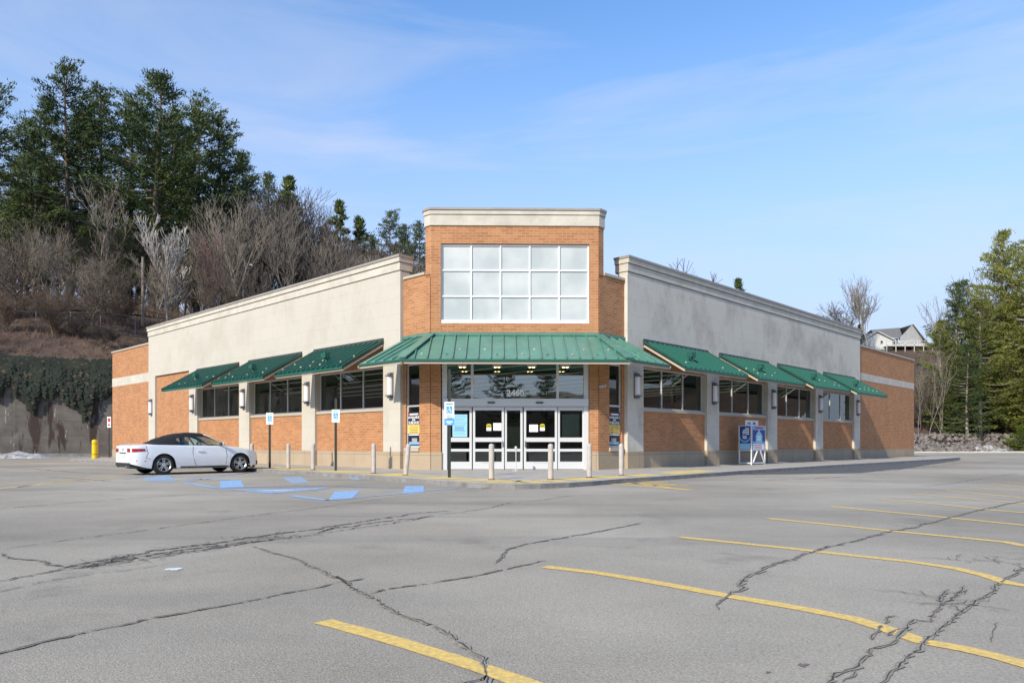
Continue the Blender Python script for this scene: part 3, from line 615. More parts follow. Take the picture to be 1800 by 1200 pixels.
# ------------------------------------------------------------ awnings
def awning(M, s0, s1):
    global b
    ov = .04
    t0, t1 = W3(M, s0-ov, .16, 5.12), W3(M, s1+ov, .16, 5.12); e0, e1 = W3(M, s0-ov, 2.05, 3.98), W3(M, s1+ov, 2.05, 3.98)
    b = MB(); slab([e0, e1, t1, t0], 'green_awning', .035); aw = b.build('awning', store, recalc=True)
    b = MB(); ribs_quad(t0, t1, e0, e1, 0, 'green_seam_sheen', step=.36, wd=.055, ht=.085)
    nr = (e1-e0).cross(t0-e0).normalized(); nr = nr if nr.z > 0 else -nr
    for p, q in ((e0, t0), (e1, t1)): b.beam(p, q, .05, .07, 'green_awning', up=nr)
    b.build('standing_seams', aw)
    b = MB(); b.beam(t0+Vector((0, 0, .0)), t1, .07, .13, 'dark_trim'); b.beam(e0+Vector((0, 0, -.075)), e1+Vector((0, 0, -.075)), .05, .07, 'green_dark'); b.build('flashing', aw)
    b = MB()
    for sx in (s0, s1):
        p = W3(M, sx, 2.0, 3.84); q = W3(M, sx, .16, 4.94); b.beam(p, q, .05, .07, 'trim_cream'); r_ = W3(M, sx, .16, 3.92)
    b.beam(W3(M, s0, 1.99, 3.845), W3(M, s1, 1.99, 3.845), .05, .055, 'trim_cream')
    b.build('awning_frame', aw)
    guards(e0, e1, t0, t1, ['snow_guard', 'trim_cream', 'snow_guard'], aw, .36, True)
    # flood light sitting on the eave
    s_ = s0+(s1-s0)*(.40 if M is ML else .27); p = W3(M, s_, 1.5, 4.30); b = MB()
    ex = Vector((dL.x, dL.y, 0)) if M is ML else Vector((dR.x, dR.y, 0))
    b.beam(p, p+Vector((0, 0, .30)), .06, .06, 'green_dark', up=(1, 0, 0)); b.beam(p+Vector((0, 0, .22))-ex*.16, p+Vector((0, 0, .22))+ex*.16, .22, .20, 'green_dark'); b.build('flood_light', aw)
for k in (0, 1, 2): awning(ML, *OPEN[k])
for k in (0, 1, 2, 3): awning(MR, *OPEN[k])
# flood light bracket beyond the last left awning
# ------------------------------------------------------------ roof and interior
C0 = Vector((.17, 24.15))
MC = Matrix(((dL.x, dR.x, 0, C0.x), (dL.y, dR.y, 0, C0.y), (0, 0, 1, 0), (0, 0, 0, 1)))
def Cw(p, q): v = MC @ Vector((p, q, 0)); return (v.x, v.y)
pR, pL = 4.405+39.0, 4.405+34.0
outl = [Cw(4.4, .3), Cw(.3, 4.4), Cw(.3, pR), Cw(pL, pR), Cw(pL, .3)]
b = MB(); b.prism(outl, 6.95, 7.05, 'metal_cap'); b.build('roof', store)
b = MB(); b.prism(outl, .05, .125, 'interior_floor'); b.build('interior_floor', store)
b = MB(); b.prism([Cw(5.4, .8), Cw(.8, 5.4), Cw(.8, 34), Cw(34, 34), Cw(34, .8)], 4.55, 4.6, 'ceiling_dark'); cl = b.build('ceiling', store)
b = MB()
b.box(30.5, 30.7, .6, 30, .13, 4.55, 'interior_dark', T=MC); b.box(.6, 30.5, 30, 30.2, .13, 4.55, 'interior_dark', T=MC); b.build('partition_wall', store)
for q in range(13):
    b = MB()
    qq = 1.4+2.1*q; p0 = max(1.2, 6.6-qq)
    b.beam(MC @ Vector((p0, qq, 4.44)), MC @ Vector((29, qq, 4.44)), .07, .045, 'strip_light'); b.build('strip_light', cl)
for (p, q, l, dd) in ((9, 9, 6, 0), (9, 12, 6, 0), (16, 8, 5, 0), (8, 18, 0, 6), (15, 17, 6, 0)):
    b = MB(); b.box(p, p+max(l, .7), q, q+max(dd, .7), .13, 1.35, 'interior_dark', T=MC); b.build('empty_shelving', store)
# ------------------------------------------------------------ parking lot, markings, cracks
lot_b = MB(); lot_b.face([(-200, -120, 0), (220, -120, 0), (220, 120, 0), (-200, 120, 0)], 'asphalt'); lot = struct(lot_b.build('parking_lot'))
def jag(pts, amp, step=.045):
    out = [Vector(pts[0])]; rnd = random.random
    for p, q in zip(pts, pts[1:]):
        p = Vector(p); q = Vector(q); L_ = (q-p).length; n = max(1, int(L_/step)); d = (q-p)/max(L_, 1e-6); s_ = Vector((-d.y, d.x, 0))
        w_ = 0.0; j = 0.0
        for i in range(1, n+1):
            t = i/n; w_ = w_*.82+random.gauss(0, amp*.5); j = random.gauss(0, amp*.35); env = min(1, 4*t, 4*(1-t))
            out.append(p.lerp(q, t)+s_*(w_*env+j*(i < n)))
    return out
def strip(b, pts, w_, mat, z, vary=0.0, taper=True, gap=0):
    n = len(pts); last = None
    L_, Rr = [], []
    for i, p in enumerate(pts):
        a = pts[max(0, i-1)]; c = pts[min(n-1, i+1)]; d = (c-a); d.z = 0
        if d.length < 1e-6: d = Vector((1, 0, 0))
        d.normalize(); s_ = Vector((-d.y, d.x, 0)); k = w_/2*(1+random.uniform(-vary, vary))
        if taper: k *= min(1, .15+min(i, n-1-i)/max(1, n*.08))
        L_.append(Vector((p.x, p.y, z))+s_*k); Rr.append(Vector((p.x, p.y, z))-s_*k)
    for i in range(n-1):
        if gap and random.random() < gap: continue
        b.face([Rr[i], Rr[i+1], L_[i+1], L_[i]], mat)
def gp(l, z=0.0): return [G(x, y, z) for x, y in l]
CR = [
 ([(-60, 1033), (0, 1021.7), (60, 1010.7), (117, 1001.7), (207, 990), (300, 976.7), (360, 968), (393, 961.7), (443, 953), (500, 946.7), (600, 932.7), (710, 916), (773, 905)], .05, .025, 'crack'),
 ([(773, 905), (866.7, 891.7), (900, 883), (953, 879), (1010, 870.7)], .045, .03, 'crack'),
 ([(100, 1004), (117, 996.7), (200, 982), (300, 965), (400, 951), (500, 936), (600, 924)], .028, .05, 'crack'),
 ([(150, 997), (240, 980), (330, 965), (430, 952)], .022, .06, 'crack'), ([(120, 1000), (215, 985), (320, 970), (420, 957), (520, 941)], .02, .06, 'crack'),
 ([(560, 935), (610, 921), (660, 913), (720, 903), (800, 898)], .022, .05, 'crack'), ([(540, 938), (600, 927), (680, 916), (760, 907)], .02, .05, 'crack'),
 ([(443, 960), (466.7, 968), (520, 983), (560, 1000), (600, 1018), (616.7, 1033), (650, 1050), (680, 1068), (706.7, 1082.7), (743, 1093), (780, 1110), (813, 1133), (830, 1148), (851.7, 1156.7), (855, 1188)], .020, .012, 'crack'),
 ([(855, 1188), (845, 1196), (820, 1201), (800, 1215)], .03, .01, 'crack'), ([(855, 1188), (862, 1230)], .015, .01, 'crack'),
 ([(590, 1012), (603, 1022), (612, 1030)], .05, .015, 'crack'), ([(612, 1022), (640, 1017)], .015, .01, 'crack'),
 ([(-60, 1163), (0, 1148), (100, 1123), (213, 1100), (300, 1081.7), (393, 1065), (500, 1043), (583, 1026.7), (600, 1022)], .013, .012, 'crack'),
 ([(650, 1045), (683, 1035), (750, 1026.7), (833, 1013), (883, 1001.7), (926.7, 992.7), (960, 985)], .014, .012, 'crack'),
 ([(868, 991.7), (880, 981), (890, 970), (893, 965), (933, 955), (983, 946.7), (1076.7, 929), (1133, 918)], .017, .015, 'crack'),
 ([(1263, 1071.7), (1281.7, 1046.7), (1300, 1040), (1298, 1030), (1310, 1018), (1340, 1000), (1376.7, 986.7), (1430, 970), (1473, 958), (1510, 949), (1566.7, 933), (1610, 926.7), (1656.7, 913), (1700, 901.7), (1740, 893), (1766.7, 886), (1830, 876)], .024, .022, 'crack'),
 ([(1430, 1225), (1463, 1196.7), (1466.7, 1185), (1500, 1176.7), (1513, 1161.7), (1526.7, 1146.7), (1570, 1130), (1580, 1118), (1595, 1101.7), (1606.7, 1090), (1636.7, 1093), (1640, 1076.7), (1653, 1066.7), (1656.7, 1046.7), (1670, 1035)], .016, .012, 'crack'),
 ([(1533, 1125), (1546.7, 1103), (1560, 1093), (1576.7, 1083)], .012, .012, 'crack'), ([(1600, 1103), (1575, 1108), (1560, 1118)], .012, .012, 'crack'), ([(1653, 1066), (1672, 1055), (1690, 1040), (1695, 1030)], .012, .015, 'crack'),
 ([(1540, 1205), (1560, 1190), (1583, 1166.7), (1620, 1133), (1650, 1110), (1693, 1073), (1733, 1048), (1766.7, 1018), (1800, 1000), (1830, 985)], .018, .012, 'crack'),
 ([(1480, 1200), (1500, 1190), (1503, 1178)], .012, .01, 'crack'), ([(1755, 1095), (1745, 1110), (1740, 1130)], .008, .012, 'seam'),
 ([(0, 973), (10, 978), (20, 981.7), (66.7, 985), (110, 995)], .022, .02, 'crack'),
 ([(-40, 900), (0, 894), (200, 878), (416, 863), (640, 852)], .05, .01, 'seam'), ([(-40, 972), (0, 966.7), (110, 950), (233, 935), (400, 912), (600, 886.7), (700, 873), (810, 863), (900, 855), (950, 853)], .035, .015, 'seam'),
 ([(-40, 1046), (0, 1040), (90, 1020), (190, 1006), (300, 990)], .02, .02, 'seam'),
 ([(1616.7, 855), (1666.7, 850), (1746.7, 838), (1790, 832)], .05, .02, 'crack'), ([(1340, 844), (1400, 842), (1490, 838)], .12, .05, 'seam'), ([(1540, 829), (1600, 823), (1680, 815), (1760, 811)], .12, .06, 'seam'),
 ([(0, 822), (60, 824), (120, 829), (190, 832)], .1, .05, 'seam'), ([(-20, 835), (90, 838), (200, 846)], .06, .05, 'seam'),
 ([(0, 870), (120, 866), (240, 860)], .04, .05, 'seam'),
]
cb = MB()
for pts, wd, amp, m_ in CR:
    if m_ == 'crack' and wd < .04:
        st_ = random.getstate(); strip(cb, jag(gp(pts), amp), wd*1.9, 'edge_crumble', .007, vary=.7, gap=.1); random.setstate(st_)
    strip(cb, jag(gp(pts), amp), wd*(.36 if m_ == 'crack' else .6), m_, .009, vary=.75 if m_ == 'crack' else .5, gap=.04 if m_ == 'crack' else .15)
def alligator(cx, cy, rx, ry, n, mat='crack'):
    c = G(cx, cy)
    for i in range(n):
        a = random.uniform(0, 6.28); p = c+Vector((math.cos(a)*rx*random.random()**.5, math.sin(a)*ry*random.random()**.5, 0)); q = [p]
        d = random.uniform(0, 6.28)
        for k in range(random.randint(2, 4)):
            d += random.uniform(-1.1, 1.1); q.append(q[-1]+Vector((math.cos(d), math.sin(d), 0))*random.uniform(.06, .16))
        strip(cb, q, .007, 'alligator', .009, vary=.5)
alligator(1768, 985, .5, .28, 34); alligator(1650, 1050, .16, .3, 12); alligator(1700, 1065, .2, .3, 6)
for k in range(60):
    t = random.random(); x = 130+(520-130)*t; y = 1000+(938-1000)*t; alligator(x, y-random.uniform(0, 12)*(1-abs(2*t-1)), .25, .2, 2)
cb.build('asphalt_crack', lot)
# oil and wear patches: thin blots a few millimetres above the lot
ob = MB()
def blot(cx, cy, rx, ry, rot, mat, z):
    c = G(cx, cy); n = 30; ph = random.random()*6; pts = []
    for i in range(n):
        a = 2*math.pi*i/n; r_ = 1+.28*math.sin(3*a+ph)+.16*math.sin(7*a+2*ph)+.1*math.sin(13*a+ph)+random.uniform(-.08, .08)
        x = math.cos(a)*rx*r_; y = math.sin(a)*ry*r_; pts.append((c.x+x*math.cos(rot)-y*math.sin(rot), c.y+x*math.sin(rot)+y*math.cos(rot), z))
    ob.face(pts, mat)
for q in ((1412, 1169, .03, .02), (1350, 1182, .015, .01)): blot(*q, R(45), 'oil_stain', .005)
# darker patched asphalt along the right-hand kerb
def ribbon(b, A, B_, mat, z, jit=.0):
    A = jag(gp(A), jit, .4); B_ = jag(gp(B_), jit, .4); b.face([(p.x, p.y, z) for p in A]+[(p.x, p.y, z) for p in reversed(B_)], mat)
ribbon(ob, [(1180, 839.5), (1300, 831), (1400, 824.5), (1512, 818), (1600, 809.5), (1680, 804)], [(1180, 842), (1300, 834), (1400, 833), (1512, 831), (1600, 822), (1690, 808)], 'asphalt_dark', .005, .05)
ribbon(ob, [(792, 849), (850, 853), (940, 853.5), (1010, 850)], [(792, 850), (850, 858), (905, 858.5), (1010, 852)], 'asphalt_dark', .005, .03)
ob.build('asphalt_patch', lot)
# yellow bay lines
YL = [
 [(567, 1092), (625, 1107), (700, 1128), (790, 1156), (860, 1179), (920, 1200), (1000, 1230)],
 [(957, 996), (1050, 1007), (1120, 1018), (1200, 1032.5), (1300, 1051), (1400, 1068), (1500, 1087.5), (1560, 1106), (1620, 1127), (1700, 1141.5), (1760, 1156), (1800, 1167), (1860, 1185)],
 [(1195, 944), (1300, 954.5), (1400, 965), (1500, 976.5), (1600, 987), (1680, 999), (1730, 1011), (1770, 1024), (1800, 1029), (1850, 1033)],
 [(1350, 911), (1450, 921), (1566, 933), (1700, 946), (1770, 953), (1800, 959), (1850, 966)],
 [(1460, 890), (1566, 900), (1700, 913), (1800, 923), (1860, 929)], [(1550, 877.5), (1650, 886), (1750, 897), (1850, 905)], [(1608, 868), (1766, 881.7), (1850, 889)],
 [(1663, 862), (1800, 875), (1850, 880)], [(1703, 856), (1800, 863.5), (1850, 868)], [(1740, 851), (1850, 860)], [(1767, 847.5), (1850, 853)], [(1790, 843), (1850, 846)]]
for i, l in enumerate(YL):
    b = MB(); p = gp(l); q = []
    for a, c in zip(p, p[1:]):
        n = max(1, int((c-a).length/.15)); q += [a.lerp(c, k/n) for k in range(n)]
    q.append(p[-1]); strip(b, q, .13 if i < 5 else .12, 'yellow_paint', .0045, vary=.06, taper=False); b.build('bay_line', lot)
b = MB()
for l, wd in (([(1043, 848), (1120, 853), (1214, 861)], .24), ([(1100, 849), (1150, 849.5), (1188, 852)], .3), ([(1130, 853), (1210, 853.5)], .2), ([(1118, 846), (1175, 847)], .3), ([(1094, 847), (1140, 851.5), (1180, 857)], .12)):
    strip(b, jag(gp(l), .02, .3), wd, 'yellow_paint', .0045, vary=.3, taper=False)
b.build('bay_line', lot)
b = MB()
for l, wd in (([(-30, 862), (0, 858.5), (90, 850), (175, 842), (240, 837)], .2), ([(-30, 856), (0, 853), (90, 846), (160, 840)], .14), ([(30, 856), (110, 846), (180, 838.5)], .08), ([(90, 848), (200, 842)], .08), ([(60, 814), (90, 812)], .1), ([(0, 815), (40, 813.5)], .1), ([(1690, 801), (1760, 798), (1800, 797)], .25)):
    strip(b, jag(gp(l), .01, .4), wd, 'yellow_paint_old', .0045, vary=.25, taper=False, gap=.05)
b.build('bay_line', lot)
# blue accessible-bay paint
b = MB()
for q in ([(387, 844.4), (423, 843.4), (430, 856), (387, 857.6)], [(588, 864), (634, 861.5), (618, 876.5), (577, 879)], [(712, 854), (745, 853.5), (745, 865.8), (707, 867.5)]):
    b.face([(p.x, p.y, .0045) for p in gp(q)][::-1], 'blue_paint')
for q in ([(495, 839), (529, 837.5), (544, 848), (515, 850)], [(595, 835), (632, 835.5), (654, 841), (622, 843.5)], [(250, 841), (295, 834), (312, 846), (262, 846)], [(423, 859.7), (583, 856.3), (483, 867.5), (433, 863.4)], [(815, 853.5), (832, 853.3), (835, 857.5), (822, 857.6)], [(452, 826), (500, 827), (520, 829.5), (470, 830)]):
    b.face([(p.x, p.y, .0045) for p in gp(q)][::-1], 'blue_faint')
for l, wd, m_ in (([(323, 848), (380, 857)], .12, 'blue_paint'), ([(380, 857), (480, 855), (575, 853.5)], .10, 'blue_faint'), ([(327, 846.5), (400, 835), (476, 826.5)], .10, 'blue_faint'), ([(380, 858), (483, 866.5)], .10, 'blue_paint'), ([(483, 866.5), (575, 858.5)], .10, 'blue_faint'),
                  ([(512, 871), (575, 879)], .12, 'blue_paint'), ([(575, 879), (700, 868), (806, 857)], .10, 'blue_faint'), ([(337, 839), (448, 830)], .09, 'blue_faint'), ([(220, 842), (277, 834), (362, 843)], .09, 'blue_faint'), ([(262, 845), (362, 842), (420, 844)], .08, 'blue_faint'), ([(590, 854), (700, 858), (740, 856)], .07, 'blue_faint'), ([(240, 838), (330, 835)], .07, 'white_paint')):
    strip(b, jag(gp(l), .012, .3), wd*1.4, m_, .0065, vary=.3, taper=False, gap=.04)
b.build('accessible_bay_marking', lot)
b = MB(); c = G(305, 1000.5)
b.face([(c.x+.075*math.cos(t*.42)*(1+.2*math.sin(3*t)), c.y+.07*math.sin(t*.42)*(1+.2*math.cos(2*t)), .0055) for t in range(15)], 'white_paint'); c = G(487, 862); b.face([(c.x+.4*math.cos(t*.52), c.y+.12*math.sin(t*.52), .0075) for t in range(12)], 'white_paint'); b.build('paint_blot', lot)
# ------------------------------------------------------------ sidewalk
SW = [P2(ML, 34.6, .3), P2(ML, 31.5, 3.2), P2(ML, 29.5, 3.95), P2(ML, 18, 3.85), P2(ML, 9, 3.85), P2(ML, 2.5, 4.05)]
SW += [tuple(G(x, y, Z0).xy) for x, y in ((705, 839), (760, 843.5), (820, 847.7), (860, 849.5), (905, 850.7), (950, 850), (1000, 848), (1040, 845.5), (1092, 841.2), (1140, 838.2), (1200, 834.3), (1300, 827.2))]
SW += [P2(MR, 12, 4.0), P2(MR, 20, 4.0), P2(MR, 30, 4.0), P2(MR, 37, 3.6), P2(MR, 39.2, 2.6), P2(MR, 39.6, .3)]
inner = [P2(MR, 20, -.2), P2(MR, 2, -.2), P2(MF, FW/2, -.5), P2(ML, 2, -.2), P2(ML, 20, -.2)]
def insetpath(P, k):
    out = []
    for i, p in enumerate(P):
        a = Vector(P[max(0, i-1)]); c = Vector(P[min(len(P)-1, i+1)]); d = (c-a).normalized(); out.append((p[0]-d.y*k, p[1]+d.x*k))
    return out
b = MB(); b.prism(SW+inner, -.05, Z0, 'kerb_face', top='concrete_walk', bottom=False); sw = struct(b.build('sidewalk'))
b = MB(); A = insetpath(SW, .002); B_ = insetpath(SW, .16)
for i in range(len(A)-1): b.face([(*A[i], Z0+.004), (*A[i+1], Z0+.004), (*B_[i+1], Z0+.004), (*B_[i], Z0+.004)], 'kerb_white')
b.build('kerb', sw)
b = MB(); A = insetpath(SW, .35); B_ = insetpath(SW, 1.55); rr = random.Random(3)
def seg2(P, t0, t1):
    pass
for i in range(3, 17):
    pa, pb = Vector(A[i]), Vector(A[i+1]); qa, qb = Vector(B_[i]), Vector(B_[i+1]); n = max(1, int((pb-pa).length/2.6))
    for k in range(n):
        t0, t1 = (k+.04)/n, (k+.74)/n; sk = .22/n
        a, c, d, e = pa.lerp(pb, t0), pa.lerp(pb, t1), qa.lerp(qb, t1+sk), qa.lerp(qb, t0+sk)
        b.face([(a.x, a.y, Z0+.004), (c.x, c.y, Z0+.004), (d.x, d.y, Z0+.004), (e.x, e.y, Z0+.004)], 'walk_yellow')
b.build('yellow_kerb_paint', sw)
b = MB()
for M, s1 in ((ML, 30), (MR, 38)):
    s_ = 3.0
    while s_ < s1: b.box(s_, s_+.02, .2, 3.75, Z0+.001, Z0+.003, 'seam', T=M); s_ += 1.9
b.build('sidewalk_joint', sw)
# ------------------------------------------------------------ bollards
def bollard(x, y, r=.085, ht=.96, mat='bollard_paint', lean=(0, 0)):
    c = G(x, y, Z0); return c
names = [(443, 821, 'tan steel bollard just in front of the white convertible nose'), (507, 824, 'tan bollard between the two parking signs, nearer the left sign'), (550.5, 825.5, 'rust-stained tan bollard left of the middle parking sign'),
 (657, 831.5, 'tan bollard right of the middle parking sign, in front of the last brick panel'), (713, 835, 'tan bollard leaning to the right by the narrow left poster window'), (864, 843, 'tan bollard with a rust streak in front of the left sliding door'),
 (968, 843, 'tan bollard in front of the right sliding door'), (1036, 839, 'tan bollard at the right jamb of the entrance'), (1092, 835, 'tan bollard at the far right, by the narrow right poster window')]
b = MB(); b.lathe([(.09, 0), (.08, .015), (.073, .02), (.073, .92), (.06, .955), (.03, .972), (0, .975)], 'bollard_paint', n=20)
proto = thing('bollard', names[0][2], 'bollard', G(names[0][0], names[0][1], Z0), group='bollards along the kerb'); proto['_o'] = (0, 0, 0)
b.build('post', proto)
b = MB(); b.lathe([(.10, .0), (.10, .012), (.075, .03)], 'rust', n=18); b.build('base_collar', proto)
for x, y, l in names[1:]:
    c = copy_thing(proto, G(x, y, Z0), rz=random.random()*6, label=l)
    if x == 713: c.rotation_euler = (0, R(5.5), 0)
    if x in (864, 550.5):
        b = MB(); b.lathe([(.0745, .02), (.0745, .30)], 'rust', n=4, a0=R(190), a1=R(235)); o = b.build('rust_streak'); o.parent = c
c = G(166.5, 805.5, Z0); t = thing('safety_bollard', 'bright yellow plastic-sleeved bollard beside the metal gate', 'bollard', c)
b = MB(Matrix.Translation(c)); b.lathe([(.17, 0), (.17, 1.14), (.14, 1.2), (.06, 1.23), (0, 1.235)], 'yellow_plastic', n=20); b.build('sleeve', t)
b = MB(Matrix.Translation(c)); b.lathe([(.173, .25), (.173, .29)], 'rust', n=20); b.lathe([(.173, .95), (.173, .98)], 'text_dark', n=20); b.build('band', t)
c = G(11, 803); t = thing('marker_post', 'short white marker post in front of the stained retaining wall', 'post', c); b = MB(Matrix.Translation(c)); b.lathe([(.11, 0), (.11, .95), (0, .98)], 'sign_white', n=12); b.build('post', t); b = MB(Matrix.Translation(c)); b.lathe([(.16, 0), (.16, .04), (.11, .05)], 'seam', n=12); b.build('base', t)
# small ash stand in front of the doors
c = G(907, 827, Z0); T = Matrix.Translation(c); t = thing('ash_stand', 'slim metal ash stand in front of the middle door panel', 'ashtray', c)
b = MB(T); b.lathe([(.14, 0), (.14, .012), (.02, .03), (.016, .05), (.016, .76)], 'alum', n=16); b.build('stem', t); b = MB(T); b.lathe([(.016, .74), (.045, .78), (.045, .86), (.03, .88), (0, .88)], 'alum', n=14); b.build('head', t)
# ------------------------------------------------------------ accessible parking signs
def iscreen(cx, z, s, parent, T):
    """wheelchair symbol from simple strokes"""
    b = MB(T); y = -.036
    def dot(x, zz, r): b.face([(cx+x+r*math.cos(a*.63), y, zz+r*math.sin(a*.63)) for a in range(10)], 'sign_blue')
    b.box(cx-.085, cx+.085, y+.001, y+.0016, z-.10, z+.12, 'sign_blue')
    def W(x0, z0, x1, z1, w_=.014): b.beam((cx+x0, y, z+z0), (cx+x1, y, z+z1), w_, .002, 'text_white', up=(0, -1, 0))
    W(0, .09, 0, .105, .026); W(0, .075, .005, .0); W(.0, .03, .04, .03); W(0, 0, .04, 0); W(.04, 0, .06, -.06)
    pts = [(-.03+.045*math.cos(a), -.035+.045*math.sin(a)) for a in [R(80+20*i) for i in range(15)]]
    for p, q in zip(pts, pts[1:]): W(p[0]+.02, p[1], q[0]+.02, q[1], .01)
    b.build('wheelchair_symbol', parent)
sg = [(474.5, 822.5, 2.55, 'accessible parking sign on a dark post nearest the white convertible', 0, .0), (590.5, 827, 2.55, 'accessible parking sign on a dark post in the middle, between two bollards', 0, .0), (790, 839, 2.95, 'accessible parking sign with an extra blue van plate, in front of the entrance', 1, 0)]
for x, y, H_, l, van, dz in sg:
    c = G(x, y, Z0); ang = math.atan2(c.x, c.y); T = Matrix.Translation(c) @ Matrix.Rotation(-.0, 4, 'Z')
    t = thing('parking_sign', l, 'sign', c, group='accessible parking signs at the kerb')
    ztop = 2.42 if not van else 2.92; pt = ztop-Z0
    # post top / plate positions from the photograph's proportions
    b = MB(T); b.box(-.032, .032, -.018, .018, -.0, H_+(.15 if van else .05), 'post_dark'); b.box(-.045, -.032, -.026, -.018, 0, H_, 'post_dark'); b.box(.032, .045, -.026, -.018, 0, H_, 'post_dark'); b.build('post', t)
    pz = 1.95 if not van else 1.93
    b = MB(T); b.box(-.14, .14, -.034, -.028, pz-.22, pz+.24, 'sign_white'); pl = b.build('sign_plate', t, bevel=0)
    iscreen(0, pz, 1, pl, T)
    b = MB(T); b.box(-.10, .10, -.036, -.0345, pz+.16, pz+.19, 'sign_green'); b.box(-.07, .07, -.036, -.0345, pz-.17, pz-.15, 'sign_green'); b.build('sign_line', pl)
    if van:
        b = MB(T); b.box(-.14, .14, -.034, -.028, pz-.43, pz-.24, 'sign_blue'); p2 = b.build('van_plate', t); b = MB(T); b.box(-.10, .10, -.036, -.0345, pz-.34, pz-.315, 'text_white'); b.box(-.06, .06, -.036, -.0345, pz-.39, pz-.37, 'text_white'); b.build('sign_line', p2)
# ------------------------------------------------------------ bottle exchange rack by the wall
s0, s1, o0, o1 = 9.86, 11.28, .62, 1.26
c = MR @ Vector(((s0+s1)/2, (o0+o1)/2, Z0)); t = thing('water_exchange_rack', 'white wire rack with blue water-bottle posters standing against the brick panel', 'display rack', tuple(c))
b = MB(MR); zt = 1.92
for x in (s0, s1-.05):
    for y in (o0, o1-.05): b.box(x, x+.05, y, y+.05, Z0, zt, 'wire_white')
for z in (Z0+.05, .75, zt-.05):
    for y in (o0, o1-.05): b.box(s0+.05, s1-.05, y+.002, y+.048, z, z+.05, 'wire_white')
    for x in (s0, s1-.05): b.box(x+.002, x+.048, o0+.05, o1-.05, z, z+.05, 'wire_white')
b.beam((s0+.15, o1-.02, Z0+.12), (s0+.55, o1-.02, .74), .05, .05, 'wire_white', up=(0, 1, 0)); b.beam((s1-.15, o1-.02, Z0+.12), (s1-.55, o1-.02, .74), .05, .05, 'wire_white', up=(0, 1, 0)); b.build('frame', t)
b = MB(MR); b.box(s0+.06, s1-.06, o0+.06, o1-.08, .16, .2, 'wire_white'); b.box(s0+.06, s1-.06, o0+.06, o1-.08, .72, .75, 'black'); b.build('shelf', t)
b = MB(MR)
b.box(s0-.012, s0-.002, o0+.06, o1-.06, .82, zt-.03, 'poster_deep')
pp = b.build('side_poster', t)
b = MB(MR); yy = s0-.0155
for i, (a, c_) in enumerate(((.1, .22), (.1, .32), (.1, .35), (.1, .33))): b.box(yy, yy+.003, o1-.1-c_, o1-.1-.02, 1.76-.085*i, 1.81-.085*i, 'text_white')
def ell(cx, cz, rx, rz, mat, dx=0): b.face([(yy+dx, cx+rx*math.cos(a*math.pi/10), cz+rz*math.sin(a*math.pi/10)) for a in range(20)], mat)
om = (o0+o1)/2; ell(om-.0, 1.33, .25, .19, 'poster_sky', .0005); ell(om-.0, 1.38, .21, .15, 'poster_deep', -.002); b.box(yy, yy+.0015, o0+.07, o1-.07, .83, 1.10, 'poster_blue')
b.box(yy-.004, yy-.003, om-.12, om+.08, 1.40, 1.45, 'text_white'); b.box(yy-.004, yy-.003, om-.1, om+.1, 1.32, 1.37, 'text_white'); b.build('poster_art', pp)
b = MB(MR); b.box(s0+.08, s1-.08, o1+.002, o1+.012, .80, zt-.02, 'poster_sky'); pp = b.build('front_poster', t)
b = MB(MR); yy = o1+.0145; xm = (s0+s1)/2
b.box(s0+.08, s1-.08, yy-.001, yy, 1.2, 1.72, 'poster_deep'); b.box(s0+.3, s1-.3, yy-.001, yy+.001, 1.78, 1.86, 'sign_red'); b.box(s0+.14, s1-.14, yy-.001, yy, .82, 1.08, 'paper')
for z in (.86, .93, 1.0): b.box(s0+.2, s1-.45, yy, yy+.002, z, z+.03, 'text_red')
b.face([(xm-.32, yy+.002, 1.12), (xm+.32, yy+.002, 1.12), (xm+.34, yy+.002, 1.45), (xm+.18, yy+.002, 1.6), (xm+.07, yy+.002, 1.66), (xm+.07, yy+.002, 1.74), (xm-.07, yy+.002, 1.74), (xm-.07, yy+.002, 1.66), (xm-.18, yy+.002, 1.6), (xm-.34, yy+.002, 1.45)], 'poster_blue')
b.box(xm-.16, xm+.16, yy+.002, yy+.004, 1.36, 1.44, 'text_white'); b.box(xm-.2, xm+.2, yy+.002, yy+.004, 1.24, 1.31, 'text_white'); b.build('poster_art', pp)
b = MB(MR); b.box(s0+.06, s1-.12, o1-.35, o1-.3, zt+.01, zt+.25, 'paper'); b.box(s0+.2, s0+.5, o1-.3, o1-.298, zt+.07, zt+.17, 'siding_grey'); b.box(s0+.75, s0+1.0, o1-.3, o1-.298, zt+.07, zt+.17, 'text_dark'); b.build('header_board', t)
